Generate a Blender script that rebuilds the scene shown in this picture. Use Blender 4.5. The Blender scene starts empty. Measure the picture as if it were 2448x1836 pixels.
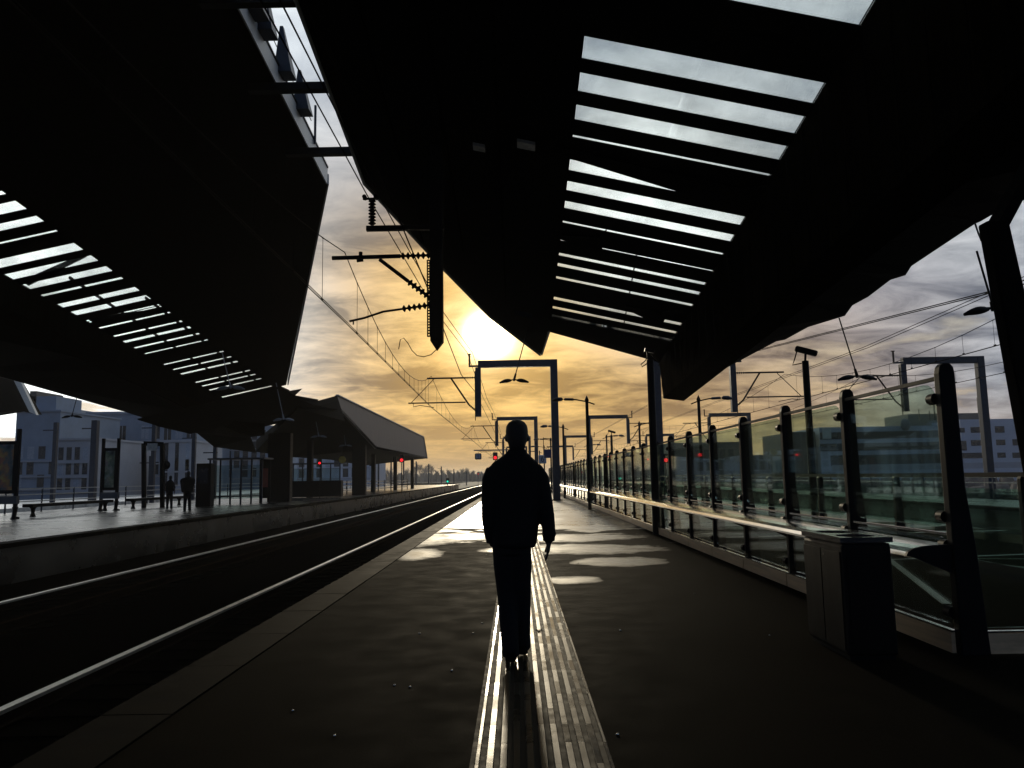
import bpy, bmesh, math, random
from mathutils import Vector, Matrix
random.seed(7)
R = math.radians
S = bpy.context.scene
C = S.collection
# ------------------------------------------------------------------ camera
H = 1.38                      # eye height above the platform
FPX, W0, H0 = 1850.0, 2448.0, 1836.0
VU, VV, ROLL = 1235.0, 1140.0, 0.0175
yc = Vector(((VU - W0/2)/FPX, -(VV - H0/2)/FPX, -1)).normalized()      # world Y seen by the camera
xc = Vector((1, ROLL, 0)); xc = (xc - yc*xc.dot(yc)).normalized()       # world X
zc = xc.cross(yc)
M3 = Matrix((xc, yc, zc))      # rows: world axes in camera coords -> maps camera to world
cd = bpy.data.cameras.new('camera'); cam = bpy.data.objects.new('camera', cd); C.objects.link(cam)
cam.matrix_world = Matrix.Translation((0, 0, H)) @ M3.to_4x4()
cd.sensor_width = 36; cd.lens = 36*FPX/W0; cd.clip_end = 5000; cd.clip_start = 0.05
S.camera = cam
def ray(u, v):
    d = M3 @ Vector(((u - W0/2)/FPX, -(v - H0/2)/FPX, -1)); return d/d.y
def at(u, v, Y): return Vector((0, 0, H)) + ray(u, v)*Y
def onx(u, v, X):
    d = ray(u, v); return Vector((0, 0, H)) + d*(X/d.x)
def onp(u, v, c, a, b):        # zh = c + a X + b Y  (zh above the eye)
    d = ray(u, v); Y = c/(d.z - a*d.x - b); return Vector((0, 0, H)) + d*Y
# ------------------------------------------------------------------ light
sund = ray(1168, 800).normalized()
SEL, SAZ = math.asin(sund.z), math.atan2(sund.x, sund.y)
sl = bpy.data.lights.new('sun', 'SUN'); sl.energy = 1.5; sl.angle = R(3); sl.color = (1, .86, .62)
so = bpy.data.objects.new('sun', sl); C.objects.link(so)
so.rotation_euler = (-sund).to_track_quat('-Z', 'Y').to_euler(); so.location = sund*50
S.view_settings.view_transform = 'Standard'; S.view_settings.look = 'None'
S.view_settings.exposure = 0; S.view_settings.gamma = 1
Wd = bpy.data.worlds.new('World'); S.world = Wd; Wd.use_nodes = True
class NT:
    def __init__(s, t): s.t = t; s.n = t.nodes; s.l = t.links
    def new(s, ty, ins=None, **kw):
        n = s.n.new(ty)
        for k, v in kw.items(): setattr(n, k, v)
        for k, v in (ins or {}).items():
            if isinstance(v, bpy.types.NodeSocket): s.l.new(v, n.inputs[k])
            else: n.inputs[k].default_value = v
        return n
    def m(s, op, a, b=0.5, c=None, clamp=False):
        i = {0: a, 1: b}
        if c is not None: i[2] = c
        return s.new('ShaderNodeMath', i, operation=op, use_clamp=clamp).outputs[0]
    def mr(s, v, a, b, c=0., d=1.):
        return s.new('ShaderNodeMapRange', {0: v, 1: a, 2: b, 3: c, 4: d}).outputs[0]
    def ramp(s, v, pts, interp='LINEAR'):
        n = s.new('ShaderNodeValToRGB', {0: v}); e = n.color_ramp; e.interpolation = interp
        while len(e.elements) < len(pts): e.elements.new(0.5)
        for el, (p, c) in zip(e.elements, pts): el.position = p; el.color = (*c, 1)
        return n.outputs[0]
    def mix(s, f, a, b, bt='MIX'):
        n = s.new('ShaderNodeMix', data_type='RGBA', blend_type=bt)
        for k, v in ((0, f), (6, a), (7, b)):
            if isinstance(v, bpy.types.NodeSocket): s.l.new(v, n.inputs[k])
            else: n.inputs[k].default_value = v if k == 0 else (*v, 1)
        return n.outputs[2]
def srgb(r, g, b):
    return tuple(((x/255)/12.92 if x <= 10 else (((x/255)+.055)/1.055)**2.4) for x in (r, g, b))
w = NT(Wd.node_tree); w.n.clear()
tc = w.new('ShaderNodeTexCoord').outputs['Generated']
vn = w.new('ShaderNodeVectorMath', {0: tc}, operation='NORMALIZE').outputs[0]
sep = w.new('ShaderNodeSeparateXYZ', {0: vn}); zx, zy, zz = sep.outputs
dot = w.new('ShaderNodeVectorMath', {0: vn, 1: sund}, operation='DOT_PRODUCT').outputs['Value']
ang = w.m('MULTIPLY', w.m('ARCCOSINE', w.m('MINIMUM', dot, 0.999999)), 180/math.pi)   # degrees from the sun
sky = w.new('ShaderNodeTexSky', sky_type='NISHITA', sun_disc=False, sun_elevation=SEL, sun_rotation=SAZ, air_density=1.5, dust_density=3.0).outputs[0]
# cloud layer seen in perspective
inv = w.m('DIVIDE', 1.0, w.m('ADD', w.m('MAXIMUM', zz, 0.0), 0.15))
cx = w.m('MULTIPLY', zx, inv); cy = w.m('MULTIPLY', zy, inv)
cv = w.new('ShaderNodeCombineXYZ', {0: w.m('MULTIPLY', cx, .95), 1: w.m('MULTIPLY', cy, 1.15), 2: 0.7}).outputs[0]
n1 = w.new('ShaderNodeTexNoise', {'Vector': cv, 'Scale': 1.35, 'Detail': 9.0, 'Roughness': 0.55, 'Distortion': 0.35}).outputs[0]
n2 = w.new('ShaderNodeTexNoise', {'Vector': cv, 'Scale': 4.2, 'Detail': 7.0, 'Roughness': 0.6, 'Distortion': 0.8}).outputs[0]
cl = w.m('ADD', w.m('MULTIPLY', n1, 0.62), w.m('MULTIPLY', n2, 0.38))
a1 = w.mr(ang, 0, 60)
bright = w.ramp(a1, [(0, (1.6, 1.35, .8)), (.07, (1.1, .76, .30)), (.15, (.80, .53, .23)), (.26, (.50, .41, .34)), (.42, (.40, .385, .41)), (.75, (.60, .66, .72)), (1, (.45, .5, .55))])
dark = w.ramp(a1, [(0, (1.0, .8, .4)), (.07, (.46, .29, .10)), (.15, (.21, .14, .07)), (.26, (.115, .10, .10)), (.42, (.075, .08, .11)), (.75, (.20, .23, .28)), (1, (.16, .18, .22))])
cm = w.mr(cl, 0.43, 0.60)
cc = w.mix(cm, dark, bright)
# the cloud sheet thins and whitens higher up
hi = w.mr(zz, 0.27, 0.50, 0.0, 1.0)
cc = w.mix(hi, cc, w.mix(w.mr(cl, .36, .62), (.26, .31, .40), (.86, .93, .98)))
cc = w.mix(w.m('MULTIPLY', w.mr(ang, 24, 40), w.mr(zz, .2, .32)), cc, w.mix(w.mr(cl, .36, .6), (.55, .62, .68), (1.15, 1.2, 1.2)))
# warm low sky and an even haze at the horizon
def patch(u, v, sg):
    d = w.new('ShaderNodeVectorMath', {0: vn, 1: ray(u, v).normalized()}, operation='DOT_PRODUCT').outputs['Value']
    a = w.m('DIVIDE', w.m('MULTIPLY', w.m('ARCCOSINE', w.m('MINIMUM', d, 0.999999)), 180/math.pi), sg)
    return w.m('POWER', 2.718, w.m('MULTIPLY', w.m('POWER', a, 3.0), -1.0))
pc = w.mix(w.mr(cl, .36, .6), (.95, 1.02, 1.02), (2.1, 2.15, 2.1))
cc = w.mix(w.m('MULTIPLY', patch(1560, 510, 8.0), .92), cc, pc)      # sunlit gaps in the cloud
lowL = patch(60, 800, 15.5)
low = w.m('MULTIPLY', w.mr(zz, 0.22, 0.06), w.mr(ang, 34, 14))
cc = w.mix(w.m('MULTIPLY', low, .85), cc, w.mix(cm, (.30, .17, .055), (.92, .57, .17)))
hz = w.mr(zz, 0.10, 0.0)
hcol = w.ramp(a1, [(0, (.66, .42, .16)), (.35, (.52, .34, .17)), (.7, (.36, .31, .28)), (1, (.40, .38, .38))])
cc = w.mix(w.m('MULTIPLY', hz, 0.9), cc, hcol)
cc = w.mix(w.m('MULTIPLY', lowL, .95), cc, pc)
# blue gaps of clear sky, further from the sun
gap = w.m('MULTIPLY', w.mr(n1, 0.46, 0.38), w.mr(ang, 16, 30))
skc = w.mix(1.0, sky, (.055, .06, .075), 'MULTIPLY')
cc = w.mix(w.m('MULTIPLY', gap, 0.85), cc, w.mix(1.0, skc, (.05, .07, .13), 'ADD'))
# veil of light round the sun
g1 = w.m('POWER', 2.718, w.m('MULTIPLY', w.m('POWER', w.m('DIVIDE', ang, 1.2), 2.0), -1.0))
g2 = w.m('POWER', 2.718, w.m('MULTIPLY', w.m('DIVIDE', ang, 3.6), -1.0))
gl = w.mix(1.0, w.mix(1.0, (14, 11.5, 7.5), g1, 'MULTIPLY'), w.mix(1.0, (1.0, .60, .17), g2, 'MULTIPLY'), 'ADD')
cc = w.mix(1.0, cc, gl, 'ADD')
# unseen sky behind the viewer, darkened so the silhouettes stay black
back = w.ramp(w.mr(ang, 0, 180), [(0, (1, 1, 1)), (.33, (1, 1, 1)), (.5, (.27, .35, .52)), (1, (.12, .17, .28))])
cc = w.mix(1.0, cc, back, 'MULTIPLY')
cc = w.mix(w.mr(zz, 0.0, -0.02), cc, (.02, .018, .015))
bg = w.new('ShaderNodeBackground', {0: w.mix(1.0, cc, (10, 10, 10), 'MULTIPLY'), 1: 0.1})
for x_ in w.n:
    if x_.type == 'MIX': x_.clamp_result = False
w.new('ShaderNodeOutputWorld', {0: bg.outputs[0]})
# ------------------------------------------------------------------ materials
MT = {}
def mat(name, col, rough=.6, metal=0., var=.3, scale=6., bump=0., spec=.5, streak=None):
    m = bpy.data.materials.new(name); m.use_nodes = True; t = NT(m.node_tree)
    b = t.n['Principled BSDF']
    co = t.new('ShaderNodeTexCoord').outputs['Object']
    if streak: co = t.new('ShaderNodeVectorMath', {0: co, 1: streak}, operation='MULTIPLY').outputs[0]
    n = t.new('ShaderNodeTexNoise', {'Vector': co, 'Scale': scale, 'Detail': 6.0, 'Roughness': .65}).outputs[0]
    lo = tuple(x*(1-var) for x in col); hi = tuple(min(1, x*(1+var)) for x in col)
    t.l.new(t.mix(t.mr(n, .3, .7), lo, hi), b.inputs['Base Color'])
    t.l.new(t.mr(n, .3, .7, rough*.8, min(1, rough*1.15)), b.inputs['Roughness'])
    b.inputs['Metallic'].default_value = metal; b.inputs['Specular IOR Level'].default_value = spec
    if bump:
        bn = t.new('ShaderNodeBump', {'Height': n, 'Strength': bump, 'Distance': .02}).outputs[0]
        t.l.new(bn, b.inputs['Normal'])
    MT[name] = m; return m
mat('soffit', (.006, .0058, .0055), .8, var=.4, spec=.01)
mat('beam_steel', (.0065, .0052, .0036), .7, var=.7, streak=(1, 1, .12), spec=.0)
mat('fascia_grey', (.42, .41, .38), .5, var=.12)
mat('fascia_dark', (.065, .067, .074), .55, var=.15, streak=(1, 1, .1))
mat('black_steel', (.005, .005, .0055), .5, spec=.12)
mat('mast_steel', (.020, .025, .036), .5, spec=.25)
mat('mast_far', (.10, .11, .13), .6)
mat('insulator', (.012, .008, .006), .6, spec=.05)
mat('wire', (.008, .007, .006), .8, spec=.02)
mat('rail_steel', (.75, .73, .69), .40, metal=.9, var=.15)
mat('rail_rust', (.02, .014, .01), .8, spec=.0)
mat('sleeper', (.004, .0038, .0035), .95, spec=.0)
mat('ballast', (.003, .0028, .0026), .98, scale=30, bump=.6, spec=.0)
mat('earth', (.045, .045, .04), .9, scale=.3, spec=.1)
mat('coping', (.0085, .0072, .0052), .7, var=.6, scale=3, bump=.3, spec=.008)
mat('wall_conc', (.03, .055, .05), .8, var=.4, scale=2)
mat('kerb_oak', (.62, .44, .26), .40, var=.25, scale=4, streak=(1, .2, 4))
mat('alu', (.88, .87, .84), .16, metal=1., var=.04, scale=2)
mat('bin_steel', (.006, .0053, .0045), .5, metal=.0, var=.3, streak=(1, 1, .3), spec=.12)
mat('lamp_white', (.5, .5, .47), .4)
mat('concrete_bld', (.16, .20, .26), .8, var=.18, scale=.4)
mat('concrete_pale', (.24, .25, .28), .8, var=.15, scale=.4)
mat('office_white', (.30, .33, .40), .7, var=.1, scale=.3)
mat('office_brown', (.16, .14, .11), .8, var=.2, scale=.3)
mat('brick_dark', (.07, .06, .055), .85, var=.3, scale=.5)
mat('window_dark', (.012, .015, .022), .25)
mat('sign_grey', (.22, .25, .30), .5)
mat('sign_blue', (.01, .015, .07), .5)
mat('sign_white', (.45, .45, .42), .5)
mat('sign_ink', (.01, .012, .03), .5)
mat('sign_yellow', (.35, .25, .04), .5)
mat('poster_red', (.30, .07, .05), .5)
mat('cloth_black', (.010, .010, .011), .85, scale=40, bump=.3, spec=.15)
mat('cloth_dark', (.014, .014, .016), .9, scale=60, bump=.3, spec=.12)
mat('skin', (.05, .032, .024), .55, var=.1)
mat('hair', (.012, .009, .007), .7)
mat('leather', (.004, .0035, .003), .7, spec=.05)
mat('bark', (.05, .042, .036), .9)
mat('twig', (.10, .088, .075), .9)  # colour lightened to help the far trees fade into haze
mat('stone_white', (.6, .58, .52), .6, scale=30)
def poster(name, cols):
    m = bpy.data.materials.new(name); m.use_nodes = True; t = NT(m.node_tree)
    co = t.new('ShaderNodeTexCoord').outputs['Object']
    v = t.new('ShaderNodeTexVoronoi', {'Vector': co, 'Scale': 2.6}).outputs['Color']
    n = t.new('ShaderNodeTexNoise', {'Vector': co, 'Scale': 2.2, 'Detail': 4.0}).outputs[0]
    c = t.ramp(t.mr(n, .3, .7), cols)
    t.l.new(t.mix(.25, c, v, 'MULTIPLY'), t.n['Principled BSDF'].inputs['Base Color'])
    t.n['Principled BSDF'].inputs['Roughness'].default_value = .3; MT[name] = m
poster('poster_a', [(0, (.02, .03, .03)), (.4, (.10, .13, .12)), (.6, (.35, .16, .07)), (1, (.5, .42, .1))])
poster('poster_b', [(0, (.02, .03, .02)), (.45, (.12, .16, .1)), (.7, (.3, .3, .22)), (1, (.12, .1, .05))])
def glass(name, tint, gloss=1.0):
    m = bpy.data.materials.new(name); m.use_nodes = True; t = NT(m.node_tree); t.n.clear()
    co = t.new('ShaderNodeTexCoord').outputs['Object']
    n = t.new('ShaderNodeTexNoise', {'Vector': co, 'Scale': 1.3, 'Detail': 5.0}).outputs[0]
    tr = t.new('ShaderNodeBsdfTransparent', {0: t.mix(t.mr(n, .3, .75), tint, tuple(x*.88 for x in tint))})
    gg = t.new('ShaderNodeBsdfGlossy', {0: (1, 1, 1, 1), 1: t.mr(n, .4, .8, .02, .07)})
    fr = t.new('ShaderNodeFresnel', {0: 1.45}).outputs[0]
    ms = t.new('ShaderNodeMixShader', {0: t.m('MULTIPLY', fr, gloss), 1: tr.outputs[0], 2: gg.outputs[0]})
    t.new('ShaderNodeOutputMaterial', {0: ms.outputs[0]}); MT[name] = m
glass('glass_green', (.83, .95, .885), .45)
glass('glass_clear', (.93, .96, .955), .35)
glass('glass_dim', (.80, .88, .86), .6)
def emit(name, col, st):
    m = bpy.data.materials.new(name); m.use_nodes = True; t = NT(m.node_tree); t.n.clear()
    e = t.new('ShaderNodeEmission', {0: (*col, 1), 1: st}); t.new('ShaderNodeOutputMaterial', {0: e.outputs[0]}); MT[name] = m
emit('lit_red', (1, .02, .03), 1.6); emit('lit_green', (.02, .8, .55), 1.0)
# wet / dry paving: rain reached the floor only beyond the canopy's end
pools = ((1.05, 15.0, 1.15, .75), (.9, 17.7, 1.3, .8), (1.62, 12.7, .55, .5), (-2.0, 17.9, .55, 1.3), (-1.3, 18.6, .5, 1.0), (-1.9, 14.6, .35, .8), (.75, 10.6, .3, .3))
def paving(name, base, wetY, dry=.5, side=0):
    m = bpy.data.materials.new(name); m.use_nodes = True; t = NT(m.node_tree); b = t.n['Principled BSDF']
    co = t.new('ShaderNodeNewGeometry').outputs['Position']
    sp = t.new('ShaderNodeSeparateXYZ', {0: co}); X, Y = sp.outputs[0], sp.outputs[1]
    fine = t.new('ShaderNodeTexNoise', {'Vector': co, 'Scale': 60., 'Detail': 5.0, 'Roughness': .7}).outputs[0]
    big = t.new('ShaderNodeTexNoise', {'Vector': co, 'Scale': .55, 'Detail': 5.0, 'Roughness': .55, 'Distortion': .4}).outputs[0]
    mid = t.new('ShaderNodeTexNoise', {'Vector': co, 'Scale': 2.6, 'Detail': 6.0, 'Roughness': .6}).outputs[0]
    jag = t.new('ShaderNodeTexNoise', {'Vector': co, 'Scale': 1.2, 'Detail': 3.0}).outputs[0]
    yy = t.m('ADD', Y, t.m('MULTIPLY', t.m('SUBTRACT', jag, .5), 1.2))
    wet = t.mr(yy, wetY-.25, wetY+.25)
    # puddles spreading out of the wet zone
    reach = t.mr(Y, wetY-11.5, wetY-.5, -.34, .13)
    pud = t.mr(t.m('ADD', big, reach), .53, .62)
    wetm = t.m('MAXIMUM', t.m('MULTIPLY', wet, t.mr(mid, .30, .62, 1.0, .86)), pud, clamp=True)
    for px_, py_, ax, ay in (pools if name == 'asphalt' else ()):
        dx = t.m('DIVIDE', t.m('SUBTRACT', X, px_), ax); dy = t.m('DIVIDE', t.m('SUBTRACT', Y, py_), ay)
        dd = t.m('ADD', t.m('ADD', t.m('MULTIPLY', dx, dx), t.m('MULTIPLY', dy, dy)), t.m('ADD', t.m('MULTIPLY', t.m('SUBTRACT', mid, .5), 2.4), t.m('MULTIPLY', t.m('SUBTRACT', big, .5), 3.5)))
        wetm = t.m('MAXIMUM', wetm, t.mr(dd, 2.1, -.4, 0., .92), clamp=True)
    c = t.mix(t.mr(mid, .3, .7), tuple(x*.6 for x in base), tuple(x*1.5 for x in base))
    c = t.mix(t.mr(fine, .45, .75), c, tuple(x*2.0 for x in base))
    c = t.mix(t.m('MULTIPLY', wetm, .55), c, tuple(x*.35 for x in base))
    t.l.new(c, b.inputs['Base Color'])
    r = t.m('ADD', t.mr(mid, .3, .7, dry-.07, dry+.1), t.m('MULTIPLY', t.m('SUBTRACT', fine, .5), .1))
    rw = t.mr(big, .35, .65, .20, .36)
    rr = t.new('ShaderNodeMix', {0: wetm, 2: r, 3: rw}).outputs[0]
    t.l.new(rr, b.inputs['Roughness'])
    t.l.new(t.mr(wetm, 0, 1, .003, 1.0), b.inputs['Specular IOR Level'])
    bs = t.m('MULTIPLY', t.mr(wetm, 0, 1, 1.0, .06), 1.0)
    bn = t.new('ShaderNodeBump', {'Height': t.m('ADD', fine, t.m('MULTIPLY', mid, .6)), 'Strength': t.m('MULTIPLY', bs, .5), 'Distance': .004}).outputs[0]
    t.l.new(bn, b.inputs['Normal']); MT[name] = m
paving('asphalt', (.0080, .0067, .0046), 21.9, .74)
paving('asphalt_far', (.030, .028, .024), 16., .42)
def strip_mat():
    m = bpy.data.materials.new('tactile'); m.use_nodes = True; t = NT(m.node_tree); b = t.n['Principled BSDF']
    co = t.new('ShaderNodeNewGeometry').outputs['Position']
    sp = t.new('ShaderNodeSeparateXYZ', {0: co}); Y = sp.outputs[1]
    n = t.new('ShaderNodeTexNoise', {'Vector': co, 'Scale': 5., 'Detail': 6.0, 'Roughness': .7}).outputs[0]
    j = t.m('LESS_THAN', t.m('FRACT', t.m('DIVIDE', Y, .3)), .03)
    cell = t.new('ShaderNodeCombineXYZ', {0: t.m('FLOOR', t.m('DIVIDE', sp.outputs[0], .0664)), 1: t.m('FLOOR', t.m('DIVIDE', Y, .3))}).outputs[0]
    wn = t.new('ShaderNodeTexWhiteNoise', {0: cell}).outputs[0]
    n = t.m('ADD', t.m('MULTIPLY', n, .6), t.m('MULTIPLY', wn, .4)); b.inputs['Specular IOR Level'].default_value = .05
    t.l.new(t.mix(j, t.mix(t.mr(n, .3, .7), (.022, .019, .013), (.055, .047, .033)), (.012, .011, .008)), b.inputs['Base Color'])
    t.l.new(t.mr(n, .3, .7, .18, .42), b.inputs['Roughness'])
    bn = t.new('ShaderNodeBump', {'Height': n, 'Strength': .3, 'Distance': .004}).outputs[0]
    t.l.new(bn, b.inputs['Normal']); MT['tactile'] = m
strip_mat()
# ------------------------------------------------------------------ mesh helpers
class MB:
    def __init__(s): s.v = []; s.f = []; s.sm = []
    def add(s, vs, fs, smooth=False):
        o = len(s.v); s.v += [Vector(p) for p in vs]; s.f += [[i+o for i in f] for f in fs]; s.sm += [smooth]*len(fs); return s
    def box(s, a, b):
        x0, y0, z0 = a; x1, y1, z1 = b
        return s.add([(x0,y0,z0),(x1,y0,z0),(x1,y1,z0),(x0,y1,z0),(x0,y0,z1),(x1,y0,z1),(x1,y1,z1),(x0,y1,z1)],
                     [(0,3,2,1),(4,5,6,7),(0,1,5,4),(1,2,6,5),(2,3,7,6),(3,0,4,7)])
    def hexa(s, lo, hi):       # two quads of points, lower then upper
        n = len(lo); fs = [tuple(range(n))[::-1], tuple(range(n, 2*n))]
        for i in range(n): j = (i+1) % n; fs.append((i, j, n+j, n+i))
        return s.add(list(lo)+list(hi), fs)
    def bar(s, p, q, w_, h_, up=(0, 0, 1)):
        p, q = Vector(p), Vector(q); d = (q-p).normalized(); up = Vector(up)
        if abs(d.dot(up)) > .99: up = Vector((0, 1, 0))
        sx = d.cross(up).normalized()*w_/2; sy = sx.cross(d).normalized()*h_/2
        return s.hexa([p-sx-sy, p+sx-sy, p+sx+sy, p-sx+sy], [q-sx-sy, q+sx-sy, q+sx+sy, q-sx+sy])
    def tube(s, pts, r, n=8, cap=True):
        pts = [Vector(p) for p in pts]; rs = r if isinstance(r, (list, tuple)) else [r]*len(pts)
        vs = []; fs = []; up = None
        for i, p in enumerate(pts):
            d = (pts[min(i+1, len(pts)-1)]-pts[max(i-1, 0)]).normalized()
            if up is None: up = Vector((0, 0, 1)) if abs(d.z) < .9 else Vector((1, 0, 0))
            a = d.cross(up).normalized(); b = a.cross(d).normalized(); up = b
            for k in range(n): t = 2*math.pi*k/n; vs.append(p+(a*math.cos(t)+b*math.sin(t))*rs[i])
        for i in range(len(pts)-1):
            for k in range(n): j = (k+1) % n; fs.append((i*n+k, i*n+j, (i+1)*n+j, (i+1)*n+k))
        s.add(vs, fs, n > 5)
        if cap: s.add(vs[:n], [tuple(range(n))[::-1]]); s.add(vs[-n:], [tuple(range(n))])
        return s
    def loft(s, secs, n=20):   # secs: (centre, rx, ry) horizontal ellipses
        vs = []; fs = []
        for c, rx, ry in secs:
            for k in range(n): t = 2*math.pi*k/n; vs.append(Vector(c)+Vector((math.cos(t)*rx, math.sin(t)*ry, 0)))
        for i in range(len(secs)-1):
            for k in range(n): j = (k+1) % n; fs.append((i*n+k, i*n+j, (i+1)*n+j, (i+1)*n+k))
        fs.append(tuple(range(n))[::-1]); fs.append(tuple(range((len(secs)-1)*n, len(secs)*n)))
        return s.add(vs, fs, True)
    def ball(s, c, rx, ry, rz, n=14, m=9):
        c = Vector(c); secs = []
        for i in range(1, m):
            t = math.pi*i/m; secs.append((c+Vector((0, 0, -math.cos(t)*rz)), math.sin(t)*rx, math.sin(t)*ry))
        return s.loft(secs, n)
    def slab(s, poly, th):     # poly of 3D points (top shown), thickened upward
        poly = [Vector(p) for p in poly]; return s.hexa(poly, [p+Vector((0, 0, th)) for p in poly])
    def prism(s, poly, off):
        poly = [Vector(p) for p in poly]; return s.hexa(poly, [p+Vector(off) for p in poly])
    def build(s, name, m, parent=None, loc=None, bevel=0, local=False):
        me = bpy.data.meshes.new(name)
        if parent is not None and not local: org = parent.location
        elif loc is not None: org = Vector(loc)
        else: org = Vector((0, 0, 0))
        if local: org = Vector((0, 0, 0))
        me.from_pydata([tuple(v-org) for v in s.v], [], s.f); me.update()
        me.polygons.foreach_set('use_smooth', s.sm)
        bm = bmesh.new(); bm.from_mesh(me); bmesh.ops.recalc_face_normals(bm, faces=bm.faces); bm.to_mesh(me); bm.free()
        me.materials.append(MT[m] if isinstance(m, str) else m)
        o = bpy.data.objects.new(name, me); C.objects.link(o)
        if parent is not None: o.parent = parent
        elif loc is not None: o.location = loc
        if bevel:
            b = o.modifiers.new('bevel', 'BEVEL'); b.width = bevel; b.segments = 2; b.limit_method = 'ANGLE'
        return o
def tag(o, label=None, cat=None, group=None, kind=None):
    if label: o['label'] = label
    if cat: o['category'] = cat
    if group: o['group'] = group
    if kind: o['kind'] = kind
    return o
def thing(name, label, cat, loc=(0, 0, 0), group=None):
    o = bpy.data.objects.new(name, None); C.objects.link(o); o.location = loc; o.empty_display_size = .3
    return tag(o, label, cat, group)
def dup(o, loc=None, label=None, parent=None, rz=None):
    c = o.copy(); C.objects.link(c); c.parent = parent
    if loc is not None: c.location = loc
    if rz is not None: c.rotation_euler = (0, 0, rz)
    if label: c['label'] = label
    for ch in list(o.children): dup(ch, parent=c)
    return c
def st(o): return tag(o, kind='structure')
V = Vector
# ------------------------------------------------------------------ ground, platforms, tracks
ED, ZR = -2.42, -0.80         # platform edge, rail-top level
LE = -12.3                    # edge of the platform opposite
RE, R2 = 11.2, 17.2           # far edge of our island platform, near edge of the next one
st(MB().box((-1500, -400, -1.6), (1500, 3000, -1.05)).build('ground', 'earth'))
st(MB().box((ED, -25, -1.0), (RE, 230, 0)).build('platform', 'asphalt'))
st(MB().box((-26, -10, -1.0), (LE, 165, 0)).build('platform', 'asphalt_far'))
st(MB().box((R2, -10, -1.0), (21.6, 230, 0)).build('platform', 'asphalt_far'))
for k, (x0, x1) in enumerate(((LE, ED), (RE, R2), (21.6, 40), (-60, -26))):
    st(MB().box((x0+.02, -30, -1.04), (x1-.02, 420, -.98)).build('trackbed', 'ballast'))
st(MB().box((-47, -10, -1.0), (-31, 200, 0)).build('platform', mat('sky_sheen_paving', (.42, .42, .40), .3, scale=1.5, spec=.8)))  # pale colour stands in for sky reflected off the wet ground
# coping stones along each platform edge (real overhanging lip)
def coping(x0, x1, y0, y1):
    m = MB(); y = y0
    while y < y1:
        L = 1.2 if y < 60 else 6.
        m.box((x0, y+.006, -.10), (x1, y+L-.006, .012+random.random()*.004)); y += L
    st(m.build('coping', 'coping'))
coping(ED-.08, ED+.34, -6, 229); coping(LE-.4, LE+.08, -8, 164); coping(RE-.3, RE+.08, -6, 229); coping(R2-.08, R2+.3, -8, 229)
# guidance strip: raised ribs on a lighter tile band
m = MB(); x0, x1 = -.242, .434; pitch = .0664
m.box((x0-.01, -3, 0.0), (x1+.01, 200, .004))
st(m.build('path', mat('tile_base', (.022, .019, .014), .75, scale=12, spec=.1)))
m = MB()
for k in range(11):
    a = x0+k*pitch; b = a+(.041 if k < 10 else .022)
    if k == 0: a += .012; b = a+.026
    m.add([(a, -3, .004), (a+.005, -3, .011), (b-.005, -3, .011), (b, -3, .004), (a, 200, .004), (a+.005, 200, .011), (b-.005, 200, .011), (b, 200, .004)],
          [(0,1,5,4), (1,2,6,5), (2,3,7,6)])
st(m.build('path', 'tactile'))
# painted lines on the enclosed middle part of the platform
m = MB()
for (xa, ya, xb, yb, wd) in ((6.9, 6.8, 8.2, 12.5, .10), (6.9, 6.8, 9.4, 7.2, .10), (9.4, 7.2, 9.9, 12.6, .10), (8.2, 12.5, 9.9, 12.6, .10), (4.4, 8.2, 6.0, 13., .09), (4.2, 12, 10.8, 13.2, .08), (4.3, 17, 10.9, 17.6, .1)):
    m.bar((xa, ya, .006), (xb, yb, .006), wd, .004)
st(m.build('road', mat('line_paint', (.55, .55, .5), .4)))
def rail_prof(m, x, z, y0, y1):
    m.box((x-.075, y0, z-.16), (x+.075, y1, z-.145)); m.box((x-.012, y0, z-.145), (x+.012, y1, z-.04))
    return m
slp = None
def track(xc_, label, y0=-20, y1=400, ns=60):
    global slp
    t = thing('railway_track', label, 'railway track', (xc_, 0, ZR-.16), 'tracks between the platforms')
    for sx in (-.75, .75):
        hd = 'rail_rust' if (sx > 0 and xc_ < -6) else 'rail_steel'
        m = MB(); rail_prof(m, xc_+sx, ZR, y0, y1)
        r = m.build('rail', 'rail_rust', t)
        MB().box((xc_+sx-.05, y0, ZR-.04), (xc_+sx+.05, y1, ZR)).build('rail_head', hd, r, local=True).location = -V(t.location)
    for k in range(ns):
        y = 4+k*.62
        if slp is None:
            slp = MB().box((-1.25, -.12, -.07), (1.25, .12, -.002)).build('sleeper', 'sleeper', t, local=True); o = slp
        else:
            o = slp.copy(); C.objects.link(o); o.parent = t
        o.location = (0, y, 0)
    m = MB()
    for k in range(ns, 330): m.box((xc_-1.25, 4+k*.62-.12, ZR-.23), (xc_+1.25, 4+k*.62+.12, ZR-.162))
    tag(m.build('sleepers', 'sleeper', t), kind='stuff')
track(-4.37, 'track with a bright polished rail right beside the platform walked on')
track(-9.05, 'track with dull rails below the edge of the left platform')
track(14.2, 'track behind the glass screens on the right')
# ------------------------------------------------------------------ our canopy (folded plate)
CA = (11.3, -.23, -.151)      # height above eye = c + aX + bY
def zA(x, y, d=0): return (x, y, H+CA[0]+CA[1]*x+CA[2]*y+d)
XL, XR = 1.52, 6.3
can = thing('station_canopy', 'large dark folded canopy with slatted skylights over the platform walked on', 'canopy', (3, 10, 5))
roof = MB()
roof.slab([zA(-4.42, -14), zA(XL, -14), zA(XL, 22.5), zA(-4.42, 22.5)], .22)
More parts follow.
